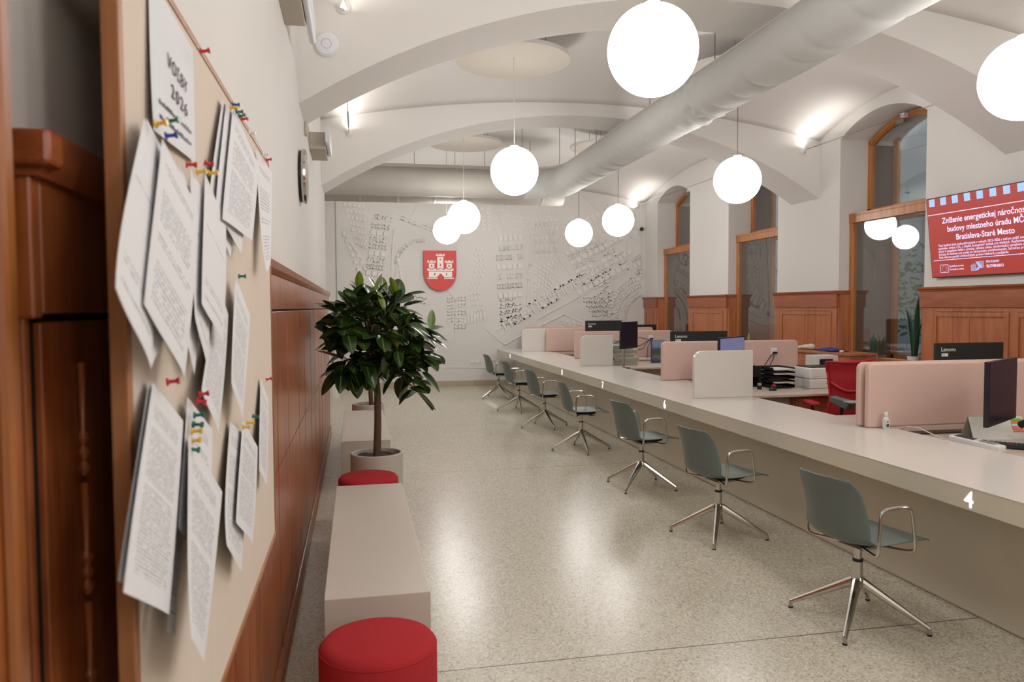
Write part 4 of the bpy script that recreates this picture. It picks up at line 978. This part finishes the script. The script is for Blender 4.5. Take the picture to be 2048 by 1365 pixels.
hg = [(XD, 12.0), (2.86, YD), (2.2, YD), (3.44, 12.75), (1.0, YD), (.2, YD), (XD, 10.0+.9), (XD, 8.8), (XD, 7.1), (XD, 5.2)]
for hx, hy in hg:
    MB().tube([(hx, hy, ZD+RD+.03), (hx, hy, vault_z(hx, hy)+.004)], .0045, 6).build('hanger_rod', 'wire_grey', t)
# second pipe behind it
t = thing('supply_pipe', (1.5, 14.0, 3.8), 'greyish round pipe just behind and below the cross duct', 'pipe')
MB().lathe([(.235, -.0), (.245, .02), (.245, 4.55), (.235, 4.6), (.0, 4.6)], (-.79, 13.95, 3.83), 40, 'X').build('pipe_tube', 'duct_metal', t, smooth=True)
mb = MB()
for k in range(7): mb.lathe([(.245, 0), (.25, .01), (.25, .05), (.245, .06)], (-.6+k*.66, 13.95, 3.83), 40, 'X')
mb.build('pipe_collar', 'duct_metal', t, smooth=True)
MB().grid(8, 5, lambda u, v: (1.72+.35*u, 13.70+.02*math.sin(u*9), 3.60+.08*v+.02*math.sin(u*8+v*5))).build('plastic_wrap', 'clear_plastic', t, smooth=True)
for x in (.3, 1.8, 3.2): MB().tube([(x, 13.95, 4.07), (x, 13.95, vault_z(x, 13.95)+.004)], .004, 6).build('hanger_rod', 'wire_grey', t)
# ------------------------------------------------------------------ cables with linear uplights near both walls
def cable(x, y0, y1, z, lab, thick=.009):
    t = thing('uplight_cable', (x, y1, z), lab, 'uplight', 'uplight cables along the walls')
    MB().tube([(x, y0, z), (x, y1, z)], .0035, 8).build('steel_cable', 'wire_grey', t)
    for y, s in ((y1, -1), (y0, 1)):
        MB().lathe([(.052, 0), (.052, .01*s), (.034, .022*s), (.022, .05*s), (.014, .07*s)], (x, y, z), 20, 'Y').build('anchor', 'white_plastic', t, smooth=True)
    if thick:
        MB().tube([(x, y1-.25, z+.0), (x, y1-1.0, z+.0)], thick, 10).build('light_bar', 'grey_plastic', t, smooth=True)
cable(-.055, 6.6, 9.75, 3.863, 'uplight cable by the left wall in the second bay')
cable(6.135, 6.6, 9.75, 3.857, 'uplight cable by the right wall above the nearest window', .006)
cable(-.06, 2.75, 5.9, 3.923, 'uplight cable by the left wall at the top edge of the photo')
cable(6.135, 2.75, 5.9, 3.9, 'uplight cable by the right wall overhead near the photographer')
cable(6.20, 10.45, YF, 3.95, 'uplight cable by the right wall in the far bay', .006)
# access point on the rib
t = thing('access_point', (-.185, 5.9, 3.64), 'round white ceiling access point on the front arch', 'access point')
MB().lathe([(.09, 0), (.09, -.012), (.075, -.028), (.04, -.034), (0, -.035)], (-.185, 5.9, 3.642), 40, 'Y').build('housing', 'ap_white', t, smooth=True)
MB().tube([(-.185+.035*math.cos(a*.2618), 5.8645, 3.642+.035*math.sin(a*.2618)) for a in range(24)], .0015, 6, closed=True).build('ring_mark', 'grey_plastic', t)
# wall boxes with capsule shaped units
def wallbox(y0, y1, z0, z1, x1, cap_y0, cap_y1, cz, lab):
    t = thing('wall_unit', (XL, (y0+y1)/2, z0), lab, 'wall unit', 'boxed units high on the left wall')
    B(XL, x1, y0, y1, z0, z1).build('mount_box', 'disc_cream', t, bevel=.004)
    pf = []; hw, hh = .022, .055
    for i in range(13): a = math.pi*i/12; pf.append((x1+hw+hw*math.cos(a), cz+hh+hw*math.sin(a)))
    for i in range(13): a = math.pi+math.pi*i/12; pf.append((x1+hw+hw*math.cos(a), cz-hh+hw*math.sin(a)))
    MB().prism(pf, lambda p, q, tt: (p, tt, q), cap_y0, cap_y1).build('capsule', 'ap_white', t, smooth=True, bevel=.004)
wallbox(7.15, 7.72, 3.13, 3.28, -.245, 7.0, 7.62, 3.23, 'cream wall box with white capsule unit, beyond the front arch')
wallbox(4.2, 4.80, 3.38, 3.55, -.27, 4.0, 5.15, 3.47, 'cream wall box with long white capsule unit at the top edge')
t = thing('wall_plate', (XL, 6.53, 3.17), 'small cream plate on the left wall above the clock', 'wall plate')
B(XL, XL+.02, 6.47, 6.58, 3.11, 3.24).build('plate', 'disc_cream', t, bevel=.006)
# clock
t = thing('wall_clock', (XL, 5.75, 2.66), 'round wall clock with chrome rim seen edge on', 'clock')
MB().lathe([(.18, 0), (.19, .012), (.185, .02)], (XL, 5.85, 2.665), 48, 'X').build('back_case', 'clock_dark', t, smooth=True)
MB().lathe([(.17, .02), (.195, .022), (.20, .036), (.192, .052), (.178, .052)], (XL, 5.85, 2.665), 48, 'X').build('rim', 'chrome', t, smooth=True)
MB().lathe([(.178, .047), (0, .049)], (XL, 5.85, 2.665), 48, 'X').build('dial', 'white_plastic', t, smooth=True)

# ------------------------------------------------------------------ benches, stools, pots
def bench(y0, y1, lab):
    tag(B(-.152, .306, y0, y1, 0, .45).build('bench', 'bench', bevel=.004), lab, 'bench', 'block benches along the left wall')
bench(3.325, 5.462, 'nearest long beige block bench between the two red stools')
bench(7.29, 9.475, 'farther beige block bench behind the potted tree')
def stool(x, y, r, lab):
    t = thing('pouf', (x, y, 0), lab, 'stool', 'round red stools')
    prof = [(0, .0), (r-.012, 0), (r, .012), (r, .405), (r-.004, .425), (r-.018, .441), (r-.045, .449), (0, .4525)]
    MB().lathe(prof, (x, y, 0), 64).build('upholstery', 'red_fabric', t, smooth=True, angle=60)
    MB().tube([(x+(r-.002)*math.cos(a*.1309), y+(r-.002)*math.sin(a*.1309), .418) for a in range(48)], .003, 6, closed=True).build('seam_piping', 'red_fabric', t, smooth=True)
stool(.066, 2.905, .222, 'nearest red round stool cut off by the bottom edge')
stool(.075, 5.80, .222, 'farther red round stool between the bench and the potted tree')
def pot(x, y, r, h, lab, mat='pot'):
    t = thing('plant_pot', (x, y, 0), lab, 'plant pot', 'round planters')
    MB().lathe([(0, 0), (r, 0), (r, h-.006), (r-.006, h), (r-.018, h), (r-.022, h-.006), (r-.022, h-.06)], (x, y, 0), 56).build('pot_wall', mat, t, smooth=True, angle=30)
    MB().grid(24, 8, lambda u, v: (x+(r-.02)*v*math.cos(2*math.pi*u), y+(r-.02)*v*math.sin(2*math.pi*u), h-.035+.008*math.sin(u*40)*v)).build('soil', 'soil', t, smooth=True)
    return t
pot(.154, 6.42, .215, .50, 'round grey planter right behind the farther red stool')
pot(.135, 9.74, .20, .50, 'round grey planter beyond the farther bench')
pot(-.44, 14.8, .115, .46, 'small white planter in the far left corner', 'pot_white')
# ------------------------------------------------------------------ rubber trees
def leaf(mb, base, d, L, wd, rr, droop=.25):
    d = d.normalized(); up = Vector((0, 0, 1)); sd = d.cross(up)
    if sd.length < .1: sd = Vector((1, 0, 0))
    sd.normalize(); sd = (sd+Vector((rr.uniform(-.5, .5), rr.uniform(-.5, .5), rr.uniform(-.5, .5)))).normalized(); nn = sd.cross(d).normalized()
    stem = .12
    def fn(u, v):
        v = v*.97+.02; s = (u-.5)*2; ww = wd*(max(0, math.sin(math.pi*v**.9))**.62)*.5 if 0 < v < 1 else .001
        p = base+d*(stem*L+L*v)+sd*s*ww+nn*(abs(s)*ww*.28)-Vector((0, 0, 1))*droop*L*v*v
        return p
    mb.grid(4, 8, fn, uv=False)
    o = len(mb.v)-45
    for j in range(9):
        for i in range(5): mb.uv[o+j*5+i] = (j/8, i/4)
    mb.tube([base, base+d*stem*L], .004, 4)
def ficus(cx, cy, z0, pts_trunk, crown, tips, seed, lab, n_per=8, scale=1.):
    rr = random.Random(seed)
    t = thing('rubber_tree', (cx, cy, z0), lab, 'potted tree', 'rubber trees')
    MB().tube(pts_trunk, [.033*scale, .030*scale, .028*scale, .026*scale, .022*scale], 12).build('trunk', 'bark', t, smooth=True)
    br = MB(); lv = MB(); yg = MB(); top = Vector(pts_trunk[-1])
    for k, tp in enumerate(tips):
        tp = Vector(tp); st = top.lerp(Vector(pts_trunk[-2]), rr.uniform(0, .9)); mid = st.lerp(tp, .55)+Vector((0, 0, .03))
        br.tube([st, mid, tp], [.011*scale, .008*scale, .005*scale], 6)
        dirn = (tp-Vector(crown)).normalized()
        for q in range(n_per):
            a = 2.4*q+rr.uniform(-.3, .3); el = rr.uniform(-.8, .9)
            d = Vector((math.cos(a)*math.cos(el), math.sin(a)*math.cos(el), math.sin(el)-.05))+dirn*.45
            b = tp.lerp(mid, rr.uniform(0, .45))
            L = rr.uniform(.155, .225)*scale; 
            e = b+d.normalized()*L*1.1
            if e.x < -.33: continue
            leaf(lv, b, d, L, L*.60, rr, rr.uniform(-.05, .3))
        if tp.z > crown[2]+.22*scale or k % 7 == 3:
            for s in range(1):
                d = Vector((rr.uniform(-.5, .6), rr.uniform(-.5, .3), 1.1)); leaf(yg, tp, d, .17*scale, .07*scale, rr, .02)
    br.build('branches', 'twig', t, smooth=True)
    lv.build('foliage', 'ficus_leaf', t, smooth=True, angle=180)
    tag(yg.build('young_leaves', 'ficus_young', t, smooth=True, angle=180), 'pale green upright young leaves')
rr = random.Random(21); tips = []
C0 = Vector((.13, 6.35, 1.54))
for k in range(44):
    ga = k*2.39996; zf = 1-2*(k+.5)/44; rad = math.sqrt(1-zf*zf)
    p = C0+Vector((rad*math.cos(ga)*.37, rad*math.sin(ga)*.36, zf*.34-.02))*rr.uniform(.75, 1.05)
    p.x = max(p.x, -.20); tips.append(p)
tips += [(.40, 6.30, 1.12), (.47, 6.28, 1.02), (.34, 6.25, 1.20), (.55, 6.35, 1.30), (.52, 6.3, 1.18), (-.13, 6.3, 1.18), (-.02, 6.25, 1.2), (.50, 6.4, 1.42), (.60, 6.35, 1.5)]
ficus(.154, 6.42, .47, [(.155, 6.40, .46), (.165, 6.39, .75), (.165, 6.38, 1.0), (.14, 6.37, 1.25), (.13, 6.36, 1.45)], tuple(C0), tips, 5, 'large glossy rubber tree in the nearer grey planter', 7)
tips2 = []
for k in range(16):
    ga = k*2.39996; zf = 1-2*(k+.5)/16; rad = math.sqrt(1-zf*zf)
    p = Vector((.14+rad*math.cos(ga)*.26, 9.74+rad*math.sin(ga)*.26, 1.62+zf*.22)); tips2.append(p)
ficus(.135, 9.74, .47, [(.175, 9.74, .46), (.16, 9.74, .8), (.145, 9.74, 1.1), (.14, 9.74, 1.35), (.14, 9.74, 1.5)], (.14, 9.74, 1.6), tips2, 9, 'second rubber tree mostly hidden behind the first one', 7, .9)
ficus(-.44, 14.8, .43, [(-.44, 14.8, .42), (-.44, 14.8, .5), (-.44, 14.8, .58), (-.44, 14.8, .64), (-.44, 14.8, .7)], (-.44, 14.8, .75), [(-.40, 14.75, .78), (-.48, 14.8, .85), (-.42, 14.88, .9)], 4, 'small plant in the white planter in the far left corner', 5, .7)

# ------------------------------------------------------------------ swivel chairs
def make_chair():
    """local frame: the sitter looks along +x, base centre at the origin"""
    t = thing('swivel_chair', (0, 0, 0), 'x', 'chair')
    # centre line profile (x, z) from seat front to back top, with half width and edge lift
    key = [(.300, .458, .190, .003), (.24, .473, .215, .005), (.12, .474, .225, .010), (0, .466, .228, .016), (-.10, .462, .228, .026),
           (-.17, .476, .228, .05), (-.206, .518, .226, .070), (-.224, .58, .222, .078), (-.235, .66, .218, .070), (-.25, .74, .212, .055), (-.268, .795, .19, .040), (-.28, .822, .14, .03)]
    N = 36
    def smp(v):
        f = v*(len(key)-1); i = min(int(f), len(key)-2); q = f-i
        ks = [key[max(0, i-1)], key[i], key[i+1], key[min(len(key)-1, i+2)]]
        return [.5*((2*b)+(c-a)*q+(2*a-5*b+4*c-d)*q*q+(-a+3*b-3*c+d)*q**3) for a, b, c, d in zip(*ks)]
    def fn(u, v):
        x, z, hw, lift = smp(v); x2, z2 = smp(min(1, v+.01))[:2]; x1, z1 = smp(max(0, v-.01))[:2]
        tx, tz = x2-x1, z2-z1; L = math.hypot(tx, tz) or 1; nx, nz = tz/L, -tx/L
        s = u*2-1
        e = abs(s)**2.4*lift; edge = .0
        if v > .86: edge = -(abs(s)**3)*(.0)
        return (x+nx*e, s*hw, z+nz*e+(-.02*abs(s)**4 if v > .97 else 0))
    MB().grid(14, N, fn).build('seat_shell', 'chair_shell', t, local=True, smooth=True, solid=.010, sub=1)
    # black underside pan
    MB().prism([(-.07, .432), (-.09, .448), (.16, .455), (.18, .445), (.1, .427)], lambda p, q, tt: (p, tt, q), -.10, .10).build('under_pan', 'black_plastic', t, local=True, bevel=.006)
    # arm frames
    for s in (-1, 1):
        yy = s*.25
        pts = [(-.04, s*.05, .428), (-.09, s*.19, .428), (-.110, s*.225, .430), (-.118, yy, .445), (-.116, yy, .52), (-.108, yy, .638), (-.100, yy, .662), (-.075, yy, .675), (-.01, yy, .678), (.065, yy, .676), (.090, yy, .664), (.102, yy, .638), (.116, yy, .54), (.130, yy, .455), (.124, yy-s*.012, .436), (.10, s*.19, .430), (.06, s*.05, .428)]
        # soften the bends
        P = []
        for i in range(len(pts)-1):
            a, b = Vector(pts[i]), Vector(pts[i+1])
            for q in (0, .5): P.append(a.lerp(b, q))
        P.append(Vector(pts[-1]))
        for _ in range(1): P = [P[0]]+[(P[i-1]+P[i]*2+P[i+1])/4 for i in range(1, len(P)-1)]+[P[-1]]
        MB().tube(P, .0085, 10).build('armrest', 'chrome', t, local=True, smooth=True)
    MB().prism([(-.06, .414), (.12, .414), (.11, .432), (-.05, .432)], lambda p, q, tt: (p, tt, q), -.09, .09).build('mount_plate', 'steel', t, local=True, bevel=.004)
    MB().lathe([(.026, .22), (.026, .335), (.020, .335), (.020, .415), (.03, .418)], (0, 0, 0), 24).build('column', 'chrome', t, local=True, smooth=True)
    MB().lathe([(.0265, .329), (.0275, .335), (.0265, .343), (.0, .343)], (0, 0, 0), 24).build('collar_ring', 'black_plastic', t, local=True, smooth=True)
    hub = MB().lathe([(.0, .185), (.03, .188), (.042, .212), (.036, .236), (.027, .246), (0, .246)], (0, 0, 0), 24)
    hub.build('hub', 'chrome', t, local=True, smooth=True)
    for k in range(4):
        a = R(45+90*k); dx, dy = math.cos(a), math.sin(a)
        P = []; rw = []
        for i in range(11):
            q = i/10; rad = .02+.325*q; z = .220-.185*q
            P.append((dx*rad, dy*rad, z))
            rw.append(.026-.013*q)
        lg = MB().tube(P, rw, 10).build('leg', 'chrome', t, local=True, smooth=True)
        MB().lathe([(.0, .004), (.010, .004), (.011, .012), (.009, .034), (.008, .04)], (dx*.345, dy*.345, 0), 14).build('foot', 'steel', lg, local=True, smooth=True)
        MB().lathe([(.0, 0), (.0125, 0), (.0125, .009), (.0, .009)], (dx*.345, dy*.345, 0), 14).build('glide', 'black_plastic', lg, local=True, smooth=True)
    return t
proto = make_chair()
SP = [((2.62, 3.60), 9, 0, 'nearest grey shell swivel chair, in front of number 4'),
      ((2.604, 5.18), 10, 14, 'second nearest grey swivel chair, left of number 4'),
      ((2.62, 6.78), 8, 0, 'third nearest grey swivel chair, below number 6'),
      ((2.60, 8.69), -4, 42, 'grey swivel chair just below number 7, fourth from the front'),
      ((2.60, 10.49), 6, 55, 'fifth grey swivel chair from the front, below number 8'),
      ((2.60, 12.25), 2, 40, 'sixth grey swivel chair from the front, second from the relief wall'),
      ((2.60, 14.07), 4, 68, 'farthest grey swivel chair, closest to the relief wall')]
for i, ((x, y), rz, base, lab) in enumerate(SP):
    o = proto if i == 0 else copy_tree(proto)
    o.location = (x, y, 0); o.rotation_euler.z = R(rz); o['label'] = lab; o['group'] = 'swivel chairs along the counter'
    for ch in o.children:
        if ch.name.startswith(('leg', 'hub')): ch.rotation_euler.z = R(base-rz)

# ------------------------------------------------------------------ notice board
XBD = -.275
t = thing('notice_board', (XBD-.02, 1.85, .95), 'beige felt notice board in a wood frame full of papers', 'notice board')
y0, y1, z0, z1 = 1.02, 2.63, .955, 2.17
B(XBD-.014, XBD, y0, y1, z0, z1).build('felt_panel', 'cork_felt', t)
fr = MB().box(XBD-.018, XBD+.003, y0-.018, y0, z0-.016, z1+.016).box(XBD-.018, XBD+.003, y1, y1+.012, z0-.016, z1+.016).box(XBD-.018, XBD+.003, y0, y1, z1, z1+.012).box(XBD-.018, XBD+.003, y0, y1, z0-.016, z0)
fr.build('wood_frame', 'wood_board', t, bevel=.002)
for y in (1.5, 2.3): B(XL+.03, XBD-.014, y-.02, y+.02, 1.2, 1.24).build('stand_off', 'wood_board', t)
struct(B(XL, XL+.085, 1.10, 2.5, 2.13, 2.75).build('wall_ledge', 'plaster'))
SH = [
('title', [(-0.272, 1.146, 2.163), (-0.272, 1.44, 2.151), (-0.268, 1.418, 1.951), (-0.266, 1.117, 1.939)], 'paper_title', 'large headline sheet reading VOLBY 2026 at the top left of the board'),
('s1', [(-0.262, 1.077, 1.947), (-0.262, 1.216, 1.905), (-0.252, 1.147, 1.685), (-0.244, 0.985, 1.63)], 'paper_sparse', 'sheet sandwiched between the two sheets hanging from the yellow and blue pins'),
('s2', [(-0.26, 1.056, 1.942), (-0.26, 1.110, 1.930), (-0.235, 0.958, 1.623), (-0.222, 0.742, 1.713)], 'paper_plain', 'blank looking sheet sticking out furthest left, pinned by a yellow pin'),
('s3', [(-0.252, 1.114, 1.93), (-0.252, 1.348, 1.863), (-0.236, 1.139, 1.604), (-0.228, 0.894, 1.704)], 'paper_sparse', 'large sheet hanging from the blue pin below the headline sheet'),
('s4', [(-0.260, 1.251, 1.922), (-0.258, 1.433, 1.843), (-0.254, 1.295, 1.593), (-0.25, 1.142, 1.713)], 'paper_sparse', 'sheet under the left red pin right of the blue pin'),
('s5', [(-0.256, 1.311, 1.925), (-0.252, 1.519, 1.875), (-0.245, 1.355, 1.6), (-0.24, 1.224, 1.684)], 'paper_plain', 'sheet under the yellow pin between two red pins'),
('s6', [(-0.250, 1.401, 1.933), (-0.248, 1.597, 1.865), (-0.241, 1.489, 1.634), (-0.236, 1.255, 1.706)], 'paper_plain', 'rightmost sheet of the bundle below the headline sheet'),
('s7', [(-0.266, 1.703, 2.137), (-0.266, 1.979, 2.132), (-0.262, 1.743, 1.807), (-0.26, 1.471, 1.896)], 'paper_sparse', 'left sheet of the bundle at the top edge of the board'),
('s8', [(-0.256, 1.774, 2.14), (-0.252, 2.188, 2.088), (-0.246, 1.972, 1.865), (-0.245, 1.518, 1.866)], 'paper_letter', 'front sheet of the bundle at the top edge of the board'),
('s9', [(-0.262, 1.721, 2.135), (-0.259, 2.107, 2.112), (-0.253, 1.833, 1.824), (-0.252, 1.489, 1.88)], 'paper_letter', 'middle sheet of the bundle at the top edge of the board'),
('s10', [(-0.268, 2.267, 2.144), (-0.25, 2.507, 2.124), (-0.235, 2.266, 1.816), (-0.25, 2.193, 1.794)], 'paper_sparse', 'curled sheet at the top far corner of the board'),
('s11', [(-0.258, 1.771, 1.772), (-0.252, 1.955, 1.682), (-0.245, 1.745, 1.458), (-0.245, 1.582, 1.55)], 'paper_dense', 'densely printed sheet hanging from a single green pin mid board'),
('s12', [(-0.268, 1.617, 1.743), (-0.264, 1.707, 1.687), (-0.256, 1.51, 1.465), (-0.25, 1.312, 1.567)], 'paper_dense', 'printed sheet partly behind the one on the green pin'),
('s13', [(-0.262, 1.074, 1.604), (-0.256, 1.218, 1.532), (-0.236, 1.017, 1.313), (-0.222, 0.771, 1.431)], 'paper_dense', 'densely printed sheet at lower left, bottom corner past the frame'),
('s13b', [(-0.268, 1.078, 1.606), (-0.264, 1.21, 1.53), (-0.25, 1.03, 1.325), (-0.232, 0.79, 1.436)], 'paper_plain', 'sheet directly under the densely printed one at lower left'),
('s14', [(-0.262, 1.28, 1.561), (-0.258, 1.462, 1.481), (-0.249, 1.318, 1.255), (-0.248, 1.119, 1.395)], 'paper_letter', 'upper letter under the column of coloured pins'),
('s15', [(-0.250, 1.223, 1.51), (-0.244, 1.465, 1.365), (-0.228, 1.182, 1.173), (-0.212, 0.986, 1.291)], 'paper_letter', 'long letter curling up at its lower edge below the pin column'),
('s16', [(-0.268, 1.227, 1.487), (-0.266, 1.268, 1.456), (-0.258, 1.141, 1.236), (-0.252, 1.057, 1.274)], 'paper_plain', 'bluish narrow sheet behind the long curled letter'),
('s17', [(-0.266, 1.709, 1.461), (-0.262, 1.951, 1.379), (-0.252, 1.727, 1.121), (-0.25, 1.463, 1.259)], 'paper_letter', 'lower right sheet with a corner flap near the frame'),
('s18', [(-0.258, 1.835, 1.445), (-0.254, 2.061, 1.341), (-0.246, 1.868, 1.146), (-0.245, 1.60, 1.269)], 'paper_dense', 'front sheet of the lower right bundle under the green pin'),
('s19', [(-0.269, 2.275, 1.504), (-0.262, 2.4, 1.424), (-0.252, 2.23, 1.201), (-0.25, 2.024, 1.286)], 'paper_dense', 'narrow looking sheet pinned alone beside the far frame'),
]
r5 = random.Random(2)
for nm, cr, mat, lab in SH:
    c = [Vector(p) for p in cr]; b1, b2, b3 = r5.uniform(.0005, .003), r5.uniform(-.0015, .0015), r5.uniform(.0, .002)
    curl = .008 if nm == 's15' else (.012 if nm in ('s2', 's10', 's17') else .003)
    def fn(u, v, c=c, b1=b1, b2=b2, b3=b3, curl=curl):      # u left->right, v top->bottom
        p = (c[0]*(1-u)+c[1]*u)*(1-v)+(c[3]*(1-u)+c[2]*u)*v
        k = b1*math.sin(math.pi*v)*(.4+.6*u)+b2*math.sin(2*math.pi*u)*v+b3*math.sin(math.pi*u)*v
        if nm == 'title': k *= .1
        return p+Vector((max(-.001, k)+curl*v**4*(1-u)*1.0, 0, curl*.5*v**6))
    mb = MB().grid(10, 14, fn, uv=True)
    for key in mb.uv: u, v = mb.uv[key]; mb.uv[key] = (u, 1-v)
    o = tag(mb.build('paper_sheet', mat, smooth=True, angle=180), lab, 'paper', 'papers pinned to the notice board')
    if nm == 'title':
        tm = MB(); ex = c[1]-c[0]; ey = c[0]-c[3]
        def at(u, v): return (c[0]*(1-u)+c[1]*u)*(1-v)+(c[3]*(1-u)+c[2]*u)*v+Vector((.0022, 0, 0))
        place_text(tm, 'VOĽBY', .030, at(.55, .47), ex, ey, sx=1.3, align='CENTER', extrude=.0003, spacing=1.15)
        place_text(tm, '2026', .030, at(.58, .66), ex, ey, sx=1.5, align='CENTER', extrude=.0003, spacing=1.35)
        for k, (yy, ln) in enumerate(((.78, .78), (.88, .80))):
            n = 26
            for i in range(n):
                if r5.random() < .2: continue
                u0 = .10+ln*i/n; a_ = at(u0, yy); b_ = at(u0+ln/n*.75, yy); hgt = ey.normalized()*r5.choice((.004, .004, .0065))
                tm.add([a_, b_, b_+hgt, a_+hgt], [(0, 1, 2, 3)])
        tm.build('headline', 'ink', o)
PINS = [(1.391, 2.134, 'r'), (1.069, 1.938, 'y'), (1.136, 1.957, 'g'), (1.121, 1.934, 'b'), (1.256, 1.921, 'r'), (1.403, 1.951, 'r'), (1.336, 1.923, 'y'), (1.441, 1.939, 'y'), (1.727, 2.133, 'b'), (1.707, 2.121, 'y'), (1.78, 2.13, 'g'), (1.829, 2.132, 'g'), (1.866, 2.135, 'r'), (1.995, 2.133, 'w'), (2.366, 2.135, 'r'), (2.283, 2.135, 'w'), (1.772, 1.771, 'g'), (1.095, 1.602, 'r'), (1.31, 1.561, 'r'), (1.29, 1.553, 'r'), (1.27, 1.533, 'g'), (1.261, 1.52, 'g'), (1.249, 1.511, 'y'), (1.241, 1.497, 'y'), (1.229, 1.487, 'g'), (1.783, 1.435, 'y'), (1.86, 1.434, 'y'), (1.953, 1.437, 'g'), (2.249, 1.499, 'r')]
PL = ['red pin at the top far corner of the headline sheet', 'yellow pin holding the leftmost hanging sheets', 'green pin at the lower near corner of the headline sheet', 'blue pin just under the headline sheet', 'left red pin under the headline sheet', 'red pin at the lower far corner of the headline sheet', 'left yellow pin between the two red pins', 'right yellow pin below the far corner of the headline sheet', 'blue pin in the bundle at the top edge', 'yellow pin in the bundle at the top edge', 'green pin next to the blue pin at the top edge', 'second green pin along the top edge bundle', 'red pin ending the top edge bundle', 'white pin on the top edge, right of the red pin', 'red pin at the top far corner of the board', 'white pin on the curled sheet at the far corner', 'lone green pin in the middle of the board', 'red pin at the top of the lower left printed sheet', 'upper of two red pins topping the pin column', 'lower of two red pins topping the pin column', 'upper green pin of the column', 'second green pin of the column', 'upper yellow pin of the column', 'lower yellow pin of the column', 'lowest green pin of the column', 'left yellow pin of the lower right bundle', 'right yellow pin of the lower right bundle', 'green pin of the lower right bundle', 'red pin on the sheet beside the far frame']
PM = {'r': 'pin_red', 'y': 'pin_yellow', 'g': 'pin_green', 'b': 'pin_blue', 'w': 'pin_white'}
pm_mesh = {}
for (y, z, c), lab in zip(PINS, PL):
    if c not in pm_mesh:
        mb = MB().lathe([(.0, 0), (.0055, 0), (.0058, .002), (.0028, .0035), (.0024, .011), (.0045, .013), (.0048, .016), (.0, .0165)], (0, 0, 0), 14, 'X')
        o = mb.build('push_pin', PM[c], smooth=True); pm_mesh[c] = o.data
    else:
        o = bpy.data.objects.new('push_pin', pm_mesh[c]); COL.objects.link(o)
    o.location = (-.2515 if y > 1.2 else -.250, y, z); o.rotation_euler = (0, R(r5.uniform(-12, 12)), R(r5.uniform(-14, 14)))
    tag(o, lab, 'push pin', 'push pins on the notice board')
